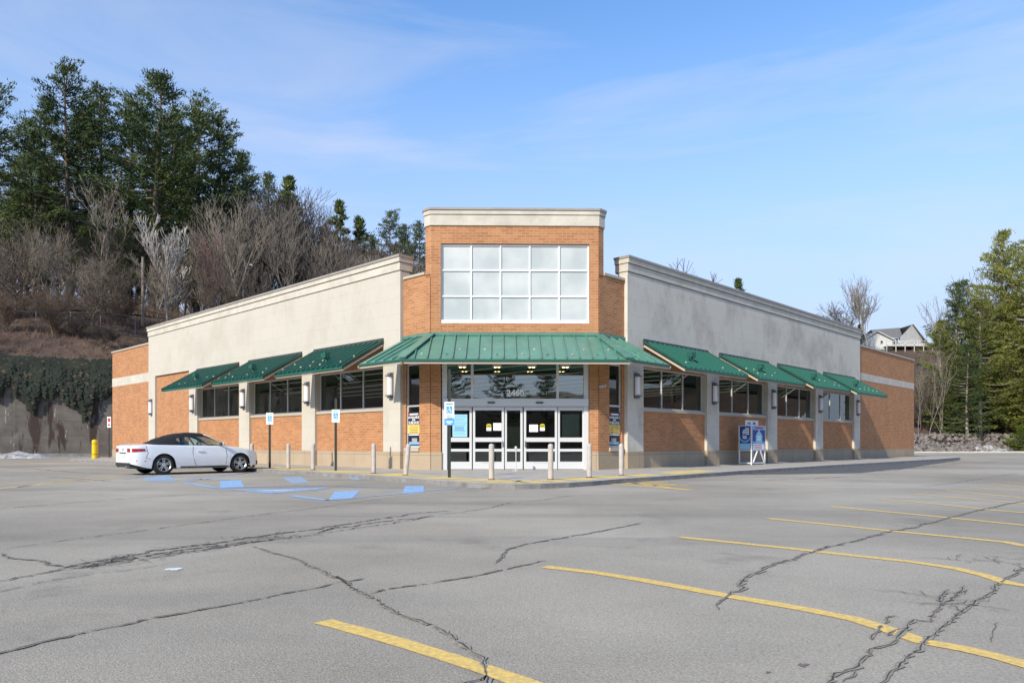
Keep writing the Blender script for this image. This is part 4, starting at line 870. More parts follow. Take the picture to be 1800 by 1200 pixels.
# ------------------------------------------------------------ white convertible
def build_car():
    KS = 1.07
    pw = Vector((-.4752*25.8, 25.8, 0)); d3 = Vector((dR.x, dR.y, 0)); l3 = Vector((dL.x, dL.y, 0))
    org = pw-d3*.97*KS+l3*.80*KS
    T = Matrix(((dR.x*KS, dL.x*KS, 0, org.x), (dR.y*KS, dL.y*KS, 0, org.y), (0, 0, KS, 0), (0, 0, 0, 1)))
    t = thing('parked_car', 'white two-door convertible with its black soft top up, parked nose to the kerb', 'car', tuple(org+d3*2.3))
    I = lambda x, P: float(np.interp(x, [p[0] for p in P], [p[1] for p in P]))
    Wp = [(0, .66), (.03, .74), (.10, .81), (.25, .865), (.6, .89), (1.0, .895), (3.5, .895), (3.85, .88), (4.1, .82), (4.27, .70), (4.36, .54), (4.42, .34)]
    Zs = [(0, .93), (.08, .955), (.7, .965), (1.5, .95), (2.9, .925), (3.3, .89), (3.9, .80), (4.2, .73), (4.42, .60)]
    Zc = [(0, .955), (.08, .995), (.5, 1.01), (1.3, .985), (3.0, .985), (3.5, .93), (4.0, .85), (4.25, .77), (4.42, .62)]
    Zb = [(0, .37), (.1, .33), (.4, .24), (.6, .21), (3.9, .20), (4.3, .20), (4.42, .27)]
    Sh = [(0, .93), (.2, .955), (.35, .985), (.5, 1.0), (.62, .998), (.68, .985), (.72, .982), (.85, .965), (1.0, .93)]
    xs = sorted(set([0, .015, .04, .08, .14, .2, .27, .35, .45]+[.5+.04*i for i in range(25)]+[1.5+.1*i for i in range(17)]+[3.1+.04*i for i in range(25)]+[4.1, 4.16, 4.22, 4.28, 4.33, 4.37, 4.40, 4.42]))
    xs = [x for i, x in enumerate(xs) if i == 0 or x-xs[i-1] > .006]
    XR, XF, AR = .97, 3.57, .372
    def sec(x, sd):
        w_ = I(x, Wp); zs = I(x, Zs); zc = I(x, Zc); zb = I(x, Zb)
        for xw in (XR, XF):
            if abs(x-xw) < AR: zb = max(zb, .33+math.sqrt(AR**2-(x-xw)**2))
        pts = []
        for f in (0, .12, .28, .45, .6, .7, .82, .93, 1):
            z = zb+(zs-zb)*f; pts.append((w_*I(z, Sh), z))
        yb = pts[-1][0]
        for f in (.97, .9, .78, .5, .25, 0):
            y = yb*f; pts.append((y, zs+(zc-zs)*(1-f*f)+(.012 if f < .98 else 0)))
        return [Vector((x, sd*y, z)) for y, z in pts]
    b = MB(T)
    for sd in (1, -1):
        S = [sec(x, sd) for x in xs]
        for i in range(len(xs)-1):
            for k in range(len(S[0])-1):
                xm = (xs[i]+xs[i+1])/2
                if k >= 11 and 1.42 < xm < 3.0: continue
                q = [S[i][k], S[i+1][k], S[i+1][k+1], S[i][k+1]]
                b.face(q, 'car_paint', smooth=True)
        for X_ in (0, -1):
            P = S[X_]
            for k in range(len(P)-1):
                a, c = P[k], P[k+1]; b.face([a, c, Vector((c.x, 0, c.z)), Vector((a.x, 0, a.z))], 'car_paint')
        # lip of the wheel arches
        for xw in (XR, XF):
            pr = None
            for j in range(0, 19):
                a = math.pi*j/18; x = xw+AR*math.cos(a); z = .33+AR*math.sin(a); y = sd*I(x, Wp)*.965
                if z < I(x, Zb): continue
                p = (x, y-sd*.0, z)
                if pr: b.face([pr, p, (p[0], sd*.62, p[2]), (pr[0], sd*.62, pr[2])], 'plastic_dark')
                pr = p
    body = b.build('body', t, weld=True, recalc=True)
    b = MB(T); b.box(.35, 4.15, -.80, .80, .19, .26, 'plastic_dark'); b.box(1.4, 3.05, -.70, .70, .26, .55, 'plastic_dark'); b.box(.62, 3.9, -.60, .60, .26, .70, 'plastic_dark'); b.box(3.0, 3.04, -.7, .7, .5, .96, 'plastic_dark'); b.build('underbody', t)
    # seams, trims
    b = MB(T)
    for sd in (1, -1):
        def onside(x, z, k=.004): return (x, sd*(I(x, Wp)*I(z, Sh)+k), z)
        for l in ([(1.93, .93), (1.90, .7), (1.95, .45), (2.02, .26)], [(3.05, .9), (3.08, .6), (3.05, .3)], [(2.02, .26), (3.05, .27)], [(.42, .95), (.47, .72), (.40, .56), (.55, .52)]):
            for p, q in zip(l, l[1:]): b.beam(onside(*p), onside(*q), .008, .003, 'plastic_dark', up=(0, sd, 0))
        for p, q in zip([(1.5, .245), (2.5, .235)], [(2.5, .235), (3.15, .235)]): b.beam(onside(*p), onside(*q), .05, .01, 'plastic_dark', up=(0, sd, 0))
        b.beam(onside(.12, .47, .003), onside(.42, .46, .003), .022, .004, 'tail_red', up=(0, sd, 0))
    b.build('body_seam', body)
    for sd in (1, -1):
        b = MB(T); y = sd*(I(2.15, Wp)*I(.78, Sh)); b.box(2.06, 2.27, min(y, y+sd*.035), max(y, y+sd*.035), .755, .785, 'car_paint'); b.build('door_handle', t, bevel=.008)
    # soft top
    Zr = [(.66, 1.0), (.85, 1.08), (1.1, 1.19), (1.4, 1.30), (1.7, 1.365), (2.0, 1.395), (2.25, 1.395), (2.45, 1.365), (2.6, 1.30), (3.14, .985)]
    Yb = [(.66, .60), (1.0, .70), (1.6, .755), (2.6, .755), (3.14, .70)]; Yr = [(.66, .52), (1.0, .52), (1.5, .53), (2.3, .54), (2.6, .58), (3.14, .66)]
    gx = [.66, .72, .8, .9, 1.0, 1.1, 1.2, 1.3, 1.4, 1.5, 1.6, 1.7, 1.8, 1.9, 2.0, 2.1, 2.2, 2.3, 2.4, 2.5, 2.6, 2.7, 2.8, 2.9, 3.0, 3.08, 3.14]
    def gsec(x, sd):
        zb = I(x, Zs)+.02; zr = I(x, Zr); yb, yr = I(x, Yb), I(x, Yr); zq = max(zb, zr-.06*min(1, (zr-zb)/.2))
        P = [(yb, zb)]+[(yb+(yr-yb)*v**1.3, zb+(zq-zb)*v) for v in (.45, .8, 1)]+[(yr*.9, zr-.02), (yr*.6, zr+.0), (0, zr+.012)]
        return [Vector((x, sd*y, z)) for y, z in P]
    st, wsh, pil, sg_ = MB(T), MB(T), MB(T), {1: MB(T), -1: MB(T)}
    for sd in (1, -1):
        S = [gsec(x, sd) for x in gx]
        for i in range(len(gx)-1):
            xm = (gx[i]+gx[i+1])/2
            for k in range(6):
                q = [S[i][k], S[i+1][k], S[i+1][k+1], S[i][k+1]]
                if xm < 1.4: st.face(q, 'soft_top', smooth=True)
                elif k < 2: sg_[sd].face(q, 'car_glass', smooth=True)
                elif xm < 2.45: st.face(q, 'soft_top', smooth=True)
                elif k < 4: pil.face(q, 'car_paint' if k > 2 else 'plastic_dark', smooth=True)
                else: wsh.face(q, 'car_glass', smooth=True)
    st.build('soft_top', t, weld=True, recalc=True); wsh.build('windscreen', t, weld=True); pil.build('windscreen_pillar', t, weld=True, recalc=True)
    for sd in (1, -1):
        g_ = sg_[sd].build('side_window', t, weld=True)
        b = MB(T); a = gsec(2.0, sd); c = gsec(1.86, sd); b.beam(a[0]+Vector((0, sd*.006, 0)), c[2]+Vector((0, sd*.012, 0)), .05, .01, 'plastic_dark', up=(0, sd, 0))
        for x0, x1 in zip(gx[9:-2], gx[10:-1]): b.beam(gsec(x0, sd)[0]+Vector((0, sd*.004, -.01)), gsec(x1, sd)[0]+Vector((0, sd*.004, -.01)), .02, .01, 'plastic_dark', up=(0, sd, 0))
        b.build('window_trim', g_)
    b = MB(T); 
    a, c = 0.93, 1.17
    b.face([(a, -.33, I(a, Zr)+.018), (a, .33, I(a, Zr)+.018), (c, .28, I(c, Zr)+.018), (c, -.28, I(c, Zr)+.018)], 'house_glass'); b.build('rear_window', t)
    # cabin
    for y in (-.37, .37):
        b = MB(T); b.box(1.95, 2.45, y-.24, y+.24, .45, .68, 'seat_leather'); b.beam((1.95, y, .60), (1.72, y, 1.06), .46, .12, 'seat_leather', up=(1, 0, .3)); b.beam((1.72, y, 1.08), (1.68, y, 1.24), .24, .09, 'seat_leather', up=(1, 0, .3)); b.build('seat', t, bevel=.03)
    b = MB(T); b.box(1.42, 1.6, -.6, .6, .5, .98, 'seat_leather'); b.build('rear_seat', t, bevel=.03)
    b = MB(T); b.box(2.78, 3.04, -.68, .68, .62, .95, 'plastic_dark'); b.build('dashboard', t, bevel=.03)
    b = MB(T); b.tube([(2.62+.06*math.sin(a), .37+.18*math.cos(a), .92+.17*math.sin(a)) for a in [i*math.pi/9 for i in range(19)]], .014, 'plastic_dark', n=6); b.build('steering_wheel', t)
    # mirrors
    for sd in (1, -1):
        b = MB(T); y0 = sd*.80
        b.tube([(2.86, y0, .955), (2.88, sd*.90, .975)], .03, 'plastic_dark', n=8)
        m = MB(T)
        for i in range(6):
            a0, a1 = i/6, (i+1)/6
            for j in range(10):
                p0, p1 = j/10*2*math.pi, (j+1)/10*2*math.pi
                def E_(u, p): r = math.sin(u*math.pi*.5); return (2.84+.13*math.cos(u*math.pi*.5), sd*.985+.11*r*math.cos(p), 1.01+.065*r*math.sin(p))
                m.face([E_(a0, p0), E_(a1, p0), E_(a1, p1), E_(a0, p1)], 'car_paint', smooth=True)
        m.face([(2.84, sd*.985+.11*math.cos(p), 1.01+.065*math.sin(p)) for p in [k*.628 for k in range(10)]], 'plastic_dark')
        mo = m.build('mirror', t, weld=True, recalc=True); b.build('mirror_arm', mo)
    # lights
    for sd in (1, -1):
        b = MB(T); N_ = 8; pr = None
        for j in range(N_+1):
            u = j/N_; x = .004+.40*u**1.6; w_ = I(x, Wp); ytaper = .36+(w_-.36)*1 if j else .40
            y = w_*.985 if x > .03 else .42+(.66-.42)*min(1, j/2)
            zt, zb_ = .865-.01*u, .735+.05*u
            p = [(x-.012, sd*(y+.004), zb_), (x-.012, sd*(y+.004), zt)]
            if pr: b.face([pr[0], p[0], p[1], pr[1]], 'tail_red', smooth=True)
            pr = p
        b.face([(-.008, sd*.40, .76), (-.008, sd*.655, .735), (-.008, sd*.655, .865), (-.008, sd*.40, .86)], 'tail_red')
        b.build('tail_light', t, recalc=True)
        b = MB(T)
        for u in range(6):
            x0, x1 = 3.98+.06*u, 4.04+.06*u
            b.face([(x0, sd*(I(x0, Wp)*.97+.006), .66), (x1, sd*(I(x1, Wp)*.97+.006), .60), (x1, sd*(I(x1, Wp)*.97+.006), .68), (x0, sd*(I(x0, Wp)*.965+.006), .735)], 'chrome')
        b.build('headlight', t, recalc=True)
    b = MB(T); b.box(-.016, .0, -.28, .28, .70, .73, 'plastic_dark'); b.box(-.020, -.004, -.16, .16, .585, .69, 'sign_white'); b.box(-.022, -.0205, -.11, .11, .62, .655, 'siding_grey'); b.build('licence_plate', t)
    b = MB(T)
    for k in range(4): b.lathe([(.026, -.001), (.032, .0)], 'chrome', n=12, axis='x', c=(-.004, -.06+.04*k, .83))
    b.build('trunk_badge', t)
    b = MB(T); b.box(-.012, .25, -.66, .66, .26, .40, 'plastic_dark'); b.box(-.05, .3, -.52, -.42, .25, .31, 'chrome'); b.box(-.05, .3, .42, .52, .25, .31, 'chrome'); b.build('rear_diffuser', t)
    b = MB(T); b.box(4.37, 4.425, -.42, .42, .30, .58, 'plastic_dark'); b.box(4.20, 4.30, -.70, -.56, .28, .42, 'plastic_dark'); b.box(4.20, 4.30, .56, .70, .28, .42, 'plastic_dark'); b.build('grille', t)
    # wheels
    for xw in (XR, XF):
        for sd in (1, -1):
            c = (xw, 0, .33); b = MB(T); yo, yi = sd*.875, sd*.665
            b.lathe([(.225, yo-sd*.01), (.25, yo), (.305, yo-sd*.006), (.325, yo-sd*.03), (.33, (yo+yi)/2), (.325, yi+sd*.03), (.30, yi), (.22, yi)], 'tyre', n=40, axis='y', c=c)
            wh = b.build('wheel', t, recalc=True)
            b = MB(T)
            b.lathe([(.228, yo-sd*.012), (.218, yo-sd*.004), (.206, yo-sd*.02), (.20, yi+sd*.02)], 'alloy', n=40, axis='y', c=c)
            for k in range(5):
                for dk in (-.16, .16):
                    a = k*2*math.pi/5+.3; p = Vector((xw+.045*math.cos(a+dk*2.5), yo-sd*.035, .33+.045*math.sin(a+dk*2.5))); q = Vector((xw+.213*math.cos(a+dk), yo-sd*.018, .33+.213*math.sin(a+dk)))
                    b.beam(p, q, .030, .03, 'alloy', up=(0, -sd, 0))
            b.lathe([(0, yo-sd*.018), (.035, yo-sd*.02), (.06, yo-sd*.035), (.06, yo-sd*.06)], 'alloy', n=16, axis='y', c=c)
            b.build('rim', wh, recalc=True)
            b = MB(T); b.lathe([(0, yo-sd*.10), (.21, yo-sd*.10)], 'alloy_dark', n=24, axis='y', c=c); b.lathe([(.05, yo-sd*.085), (.15, yo-sd*.085)], 'plastic_dark', n=24, axis='y', c=c); b.build('brake_disc', wh)
build_car()
# ------------------------------------------------------------ terrain
W0 = Vector((-33.7, 62)); nW = Vector((-.43, .90)).normalized()
def sstep(a, b_, x): t = min(1, max(0, (x-a)/(b_-a))); return t*t*(3-2*t)
def uval(X, Y):
    u1 = (X-W0.x)*-.721+(Y-W0.y)*.693; u2 = (X-W0.x)*nW.x+(Y-W0.y)*nW.y; return min(u1, u2)
def terr(X, Y, n=True):
    u = uval(X, Y); t = (X-W0.x)*.693+(Y-W0.y)*.721; z = -.06
    if u > 0:
        f = 1-.25*sstep(10, 90, t)
        z = (7.3+.52*min(u, 13)+.16*max(0, min(u-13, 60)))*f
        z *= 1-.85*sstep(60, 120, t)
        if u < 1.2: z = 7.3*f*(1 if u > .3 else 0)
    v = Y-.14*(X-50)-90
    if v > 0 and X > 10:
        zr = .36*min(v, 63)*sstep(15, 55, X)-.06; z = max(z, zr)
    if n and z > 1: z += 1.0*noise.noise(Vector((X*.06, Y*.06, 0)))+.4*noise.noise(Vector((X*.25, Y*.25, 3)))
    return z
b = MB(); nx, ny = 150, 120; x0, x1, y0, y1 = -140, 190, 52, 260
gx_ = [x0+(x1-x0)*i/nx for i in range(nx+1)]; gy_ = [y0+(y1-y0)*(j/ny)**1.3 for j in range(ny+1)]
me = bpy.data.meshes.new('hillside'); V = [(x, y, terr(x, y)) for y in gy_ for x in gx_]
Fc = [(j*(nx+1)+i, j*(nx+1)+i+1, (j+1)*(nx+1)+i+1, (j+1)*(nx+1)+i) for j in range(ny) for i in range(nx)]
Fc = [f for f in Fc if max(V[k][2] for k in f) > 0.0 and not (min(V[k][2] for k in f) < 3 and uval(sum(V[k][0] for k in f)/4, sum(V[k][1] for k in f)/4) < 6 and V[f[0]][0] < 15)]
me.from_pydata(V, [], Fc); me.materials.append(MATS['hill_ground']); me.polygons.foreach_set('use_smooth', [True]*len(Fc)); me.update()
hill = bpy.data.objects.new('hillside', me); COL.objects.link(hill); struct(hill)
b = MB(); b.face([(-900, -700, -.12), (900, -700, -.12), (900, 1200, -.12), (-900, 1200, -.12)], 'hill_ground'); struct(b.build('ground'))
# retaining wall
rw = thing('retaining_wall', 'tall dark stained concrete retaining wall with rust-brown seepage streaks at the left', 'wall', (W0.x-10, W0.y-5, 0))
tw = Vector((nW.y, -nW.x)); A_ = W0-tw*40; B_ = W0+Vector((.693, .721))*70
b = MB()
def wface(p, q, z0, z1, d0):
    l = (q-p).length; b.face([(p.x, p.y, z0), (q.x, q.y, z0), (q.x, q.y, z1), (p.x, p.y, z1)], 'retaining_concrete', uv=[(d0, z0), (d0+l, z0), (d0+l, z1), (d0, z1)])
wface(A_, W0, 0, 7.45, 0); wface(W0, B_, 0, 7.45, 41)
A2, M2, B2 = A_+nW*4.2, W0+Vector((-2.6, 4.2)), B_+Vector((-3.0, 2.9))
for p, q, r_, s_ in ((A_, W0, M2, A2), (W0, B_, B2, M2)): b.face([(p.x, p.y, 7.45), (q.x, q.y, 7.45), (r_.x, r_.y, 7.45), (s_.x, s_.y, 8.3)], 'hill_ground')
b.build('wall_face', rw)
# ivy hanging over it
b = MB(); rnd = random.Random(11)
prof = [(-40, 1.0), (-14, 1.2), (-9.5, 2.0), (-8.2, 3.6), (-7.2, 3.2), (-6, 4.8), (-5, 4.2), (-3.8, 3.6), (-2.8, 5.2), (-1.8, 5.6), (-.8, 4.0), (0, 3.0), (10, 3.0), (40, 2.0)]
xs_, ys_ = zip(*prof)
for i in range(26000):
    d = rnd.uniform(-16, 3) if i < 24000 else rnd.uniform(3, 30)
    ln = float(np.interp(d, xs_, ys_))*(.82+.25*noise.noise(Vector((d*1.3, 0, 5)))+.18*noise.noise(Vector((d*4, 0, 9)))); k = rnd.random()**.8
    z = 8.1-ln*k*1.0; base = (W0+tw*d) if d < 0 else (W0+Vector((.693, .721))*d)
    nn = -nW if d < 0 else Vector((.721, -.693)); o = .08+.55*math.sin(min(1, (1-k)+.15)*3.1)*rnd.random()
    c = Vector((base.x+nn.x*o, base.y+nn.y*o, z)); s = rnd.uniform(.07, .17)
    a = rnd.uniform(0, 6.28); e1 = Vector((math.cos(a)*tw.x, math.cos(a)*tw.y, math.sin(a)))*s; e2 = Vector((-math.sin(a)*tw.x+nn.x*rnd.uniform(-.6, .6), -math.sin(a)*tw.y, math.cos(a)))*s
    b.face([c-e1, c+e2, c+e1, c-e2], 'ivy' if rnd.random() < .93 else 'ivy_dead')
iv = b.build('ivy_curtain'); iv['kind'] = 'stuff'; tag(iv, 'dark ivy hanging over the top of the stained retaining wall', 'ivy')
# kerb drain step in front of the wall
b = MB(); p, q = W0-tw*12-nW*.6, W0-tw*.2-nW*.6
b.beam((p.x, p.y, 0), (q.x, q.y, 0), 1.0, .28, 'kerb_face'); struct(b.build('wall_footing'))
# gate
c = P2(ML, 34.3, -.5); ga = Vector(c); gb = ga+Vector((-6.6, 3.6)); gt = thing('metal_gate', 'dark brown barred metal gate between the retaining wall and the brick end wall', 'gate', (ga.x, ga.y, 0))
b = MB(); dd = (gb-ga).normalized(); Lg = 2.6
def gpnt(s_, z): p = ga+dd*s_; return (p.x, p.y, z)
for k in range(19): s_ = .1+k*(Lg-.2)/18; b.beam(gpnt(s_, .15), gpnt(s_, 2.0), .035, .035, 'gate_metal', up=(1, 0, 0))
for z in (.18, 1.05, 1.85): b.beam(gpnt(.05, z), gpnt(Lg, z), .05, .07, 'gate_metal')
b.build('bars', gt)
for s_ in (.05, Lg):
    b = MB(); b.beam(gpnt(s_, 0), gpnt(s_, 2.15), .09, .09, 'gate_metal', up=(1, 0, 0)); b.build('gate_post', gt)
c = P2(ML, 34.25, .12); sgn = thing('warning_sign', 'small red and white sign on a post at the left brick corner', 'sign', (c[0]-.18, c[1]+.1, 0)); T = Matrix.Translation((c[0]-.18, c[1]+.1, 0))
b = MB(T); b.box(-.03, .03, -.02, .02, 0, 3.0, 'post_dark'); b.build('post', sgn); b = MB(T); b.box(-.13, .13, -.03, -.022, 2.2, 2.95, 'sign_white'); p_ = b.build('sign_plate', sgn); b = MB(T); b.box(-.09, .09, -.033, -.031, 2.6, 2.85, 'sign_red'); b.box(-.09, .09, -.033, -.031, 2.32, 2.44, 'sign_red'); b.build('sign_mark', p_)
# snow heaps
def heap(name, label, cx, cy, rx, ry, hh, seed):
    rn = random.Random(seed); b = MB(); n, m = 26, 9; P = []
    for j in range(m+1):
        r_ = j/m; row = []
        for i in range(n):
            a = 2*math.pi*i/n; k = 1+.25*noise.noise(Vector((math.cos(a)*1.5, math.sin(a)*1.5, seed)))
            x = cx+math.cos(a)*rx*r_*k; y = cy+math.sin(a)*ry*r_*k; z = hh*(1-r_**1.6)*(1+.7*noise.noise(Vector((x*1.1, y*1.1, seed))))-.01
            row.append((x, y, max(-.02, z)))
        P.append(row)
    for j in range(m):
        for i in range(n): b.face([P[j][i], P[j+1][i], P[j+1][(i+1) % n], P[j][(i+1) % n]], 'snow', smooth=True)
    o = b.build(name, weld=True, recalc=True); tag(o, label, 'snow heap'); return o
heap('snow_heap', 'dirty grey snow heap at the foot of the stained retaining wall', -36.6, 54.5, 2.8, 1.2, .45, 1)
heap('snow_heap', 'white snow heap in front of the rubble bank at the far right', 58.3, 90.0, 3.2, 1.2, .75, 2)
# chain-link fence on the hill
fe = thing('chain_fence', 'rusty chain-link fence on thin posts across the brown hillside', 'fence', (-45, 66, terr(-45, 66)))
b1, b2 = MB(), MB(); prev = None
for k in range(0, 17):
    X = -56+2.2*k; 
    Y = 60
    while uval(X, Y) < 7.5: Y += .5
    z = terr(X, Y); p = Vector((X, Y, z)); pb = MB(); pb.tube([p+Vector((0, 0, -.3)), p+Vector((0, 0, 1.9))], .04, 'fence_metal', n=6); pb.build('fence_post', fe)
    if prev is not None:
        b1.beam(prev+Vector((0, 0, 1.82)), p+Vector((0, 0, 1.82)), .045, .045, 'fence_metal')
        for i in range(8):
            a, c = i/8, (i+1.0)/8
            for q0, q1 in (((a, .05), (a+.45/1.2*.35, 1.8)), ((a+.16, .05), (a, 1.8))):
                b2.beam(prev.lerp(p, min(1, q0[0]))+Vector((0, 0, q0[1])), prev.lerp(p, min(1, q1[0]))+Vector((0, 0, q1[1])), .007, .007, 'gate_metal', up=(1, 0, 0))
    prev = p
b1.build('top_rail', fe); b2.build('wire_mesh', fe)
# utility poles
def at(x, y, Y): return Vector(((x-900)/F*Y, Y, CH+(HZ-y)*Y/F))
def pole(x, ytop, Y, label, arm):
    p = at(x, ytop, Y); g0 = terr(p.x, p.y); t = thing('utility_pole', label, 'pole', (p.x, p.y, g0)); b = MB(); b.tube([(p.x, p.y, g0-.5), (p.x, p.y, p.z)], [.17, .12], 'wood_pole' if arm != 1 else 'fence_metal', n=8); b.build('pole', t)
    if arm:
        b = MB(); b.beam((p.x-1.0, p.y, p.z-.7), (p.x+1.0, p.y, p.z-.5), .1, .12, 'wood_pole'); b.build('cross_arm', t)
        b = MB(); b.lathe([(.0, .2), (.16, .2), (.2, 0), (0, -.1)], 'lamp_glass', n=10, c=(p.x+.9, p.y, p.z-.2)); b.build('insulator', t)
    return p
pp1 = pole(251, 452, 74, 'brown wooden utility pole left of the pale bare tree on the hillside', 0)
pp2 = pole(428, 464, 86, 'pale utility pole with a small cross arm among bare trees above the left parapet', 1)
b = MB(); a, c = at(-60, 452, 70), pp1+Vector((0, 0, -.9)); b.tube([a.lerp(c, k/12)+Vector((0, 0, -.7*math.sin(math.pi*k/12))) for k in range(13)], .028, 'black', n=5); tag(b.build('power_cable'), 'thin black cable running left from the brown utility pole', 'cable')
# dirt track with a pale guard rail
b = MB(); pr = None
for k in range(40):
    X = -75+1.3*k; Y = 56
    while uval(X, Y) < 13: Y += .4
    z = terr(X, Y); z2 = terr(X-.8, Y+2.2); p = ((X, Y, z+.15), (X-.9, Y+2.4, max(z, z2)-.1))
    if pr: b.face([pr[0], p[0], p[1], pr[1]], 'dry_grass')
    pr = p
struct(b.build('hill_track'))
gr = MB(); pr = None
for k in range(16):
    X = -62+1.9*k; Y = 56
    while uval(X, Y) < 15.5: Y += .4
    p = Vector((X, Y, terr(X, Y)+.75)); gr.beam(p+Vector((0, 0, -1.0)), p, .1, .1, 'bark_brown', up=(1, 0, 0))
    if pr is not None: gr.beam(pr, p, .05, .16, 'bark_brown')
    pr = p
tag(gr.build('guard_rail'), 'weathered brown guard rail along the dirt track above the chain-link fence', 'guard rail')
# ------------------------------------------------------------ tree builders
def fast_mesh(name, V, Fs, mats, mi=None, smooth=False):
    me = bpy.data.meshes.new(name); V = np.asarray(V, dtype=np.float32).reshape(-1, 3); Fs = np.asarray(Fs, dtype=np.int32); k = Fs.shape[1]
    me.vertices.add(len(V)); me.vertices.foreach_set('co', V.ravel()); me.loops.add(Fs.size); me.loops.foreach_set('vertex_index', Fs.ravel())
    me.polygons.add(len(Fs)); me.polygons.foreach_set('loop_start', np.arange(0, Fs.size, k, dtype=np.int32)); me.polygons.foreach_set('loop_total', np.full(len(Fs), k, dtype=np.int32))
    for m in mats: me.materials.append(MATS[m])
    if mi is not None: me.polygons.foreach_set('material_index', np.asarray(mi, dtype=np.int32))
    if smooth: me.polygons.foreach_set('use_smooth', [True]*len(Fs))
    me.update(calc_edges=True); me.validate(); return me
class Tb:
    def __init__(s): s.v = []; s.f = []
    def seg(s, p, q, r0, r1, n=4):
        d = (q-p); 
        if d.length < 1e-5: return
        d.normalize(); a = Vector((0, 0, 1)) if abs(d.z) < .9 else Vector((1, 0, 0)); e1 = d.cross(a).normalized(); e2 = d.cross(e1); k = len(s.v)
        for c, r_ in ((p, r0), (q, r1)):
            for i in range(n): an = 2*math.pi*i/n; s.v.append(tuple(c+(e1*math.cos(an)+e2*math.sin(an))*r_))
        for i in range(n): j = (i+1) % n; s.f.append((k+i, k+j, k+n+j, k+n+i))
def conifer_mesh(seed, H=20.0, rad=4.2, zb=.2, dens=1.0, mat='needles_dark', lean=0, shape=.75, upturn=.35, gaps=.12, leaf=.42):
    rn = random.Random(seed); tr = Tb(); q = None; P = []
    for i in range(11):
        t = i/10; P.append(Vector((math.sin(t*3+seed)*.25*t+lean*t*t, math.cos(t*2+seed)*.25*t, H*t)))
    for i in range(10): tr.seg(P[i], P[i+1], .26*(1-i/10)+.03, .26*(1-(i+1)/10)+.025, 7)
    def trunk(z): k = min(9.999, max(0, z/H*10)); i = int(k); return P[i].lerp(P[i+1], k-i)
    C = []; D = []; S = []
    z = zb*H; asym = rn.uniform(0, 6.28)
    while z < H*.985:
        t = (z/H-zb)/(1-zb); base = rad*(1-t)**shape*(.55+.45*min(1, t*5+.35))
        nb = rn.choice((3, 4, 4, 5)); a0 = rn.uniform(0, 6.28)
        for k in range(nb):
            if rn.random() < gaps: continue
            a = a0+2*math.pi*k/nb+rn.uniform(-.35, .35); L_ = base*rn.uniform(.45, 1.3)*(1+.18*math.cos(a-asym)); L_ = max(.35, L_)
            el = R(rn.uniform(-10, 12)+50*t*t); o = trunk(z); dr = Vector((math.cos(a)*math.cos(el), math.sin(a)*math.cos(el), math.sin(el)))
            pts = [o]; n_ = 5
            for j in range(1, n_+1): f = j/n_; pts.append(o+dr*L_*f+Vector((0, 0, -.10*L_*math.sin(f*math.pi)+upturn*.35*L_*f*f)))
            for j in range(n_): tr.seg(pts[j], pts[j+1], .055*(1-j/n_)*(L_/4+.4)+.01, .055*(1-(j+1)/n_)*(L_/4+.4)+.008, 3)
            m = max(3, int(L_*4.2*dens)); side = Vector((-math.sin(a), math.cos(a), 0))
            for j in range(m):
                f = .22+.8*(j+rn.random())/m; f = min(1, f); ii = min(n_-1, int(f*n_)); c = pts[ii].lerp(pts[ii+1], f*n_-ii)
                spread = L_*.22*(1.15-f)+.12
                c = c+side*rn.gauss(0, spread)+Vector((0, 0, rn.gauss(0, .05)+.05))
                for w_ in range(20):
                    C.append(tuple(c+Vector((rn.gauss(0, .19), rn.gauss(0, .19), rn.gauss(0, .08))))); dd = dr*rn.uniform(.3, 1)+side*rn.uniform(-.9, .9)+Vector((0, 0, rn.uniform(0, .6))); D.append(tuple(dd.normalized())); S.append(rn.uniform(.7, 1.3))
        z += (.86-.50*t)*H/20*rn.uniform(.8, 1.2)
    C = np.array(C); D = np.array(D); S = np.array(S)[:, None]*leaf; rs = np.random.RandomState(seed); r_ = rs.normal(size=C.shape); sd = np.cross(D, r_); sd /= np.linalg.norm(sd, axis=1)[:, None]+1e-9
    v = np.stack([C-sd*S*.20, C+sd*S*.20, C+D*S*1.1], 1).reshape(-1, 3); f = np.arange(len(v)).reshape(-1, 3)
    return fast_mesh('crown', v, f, [mat]), tr, H
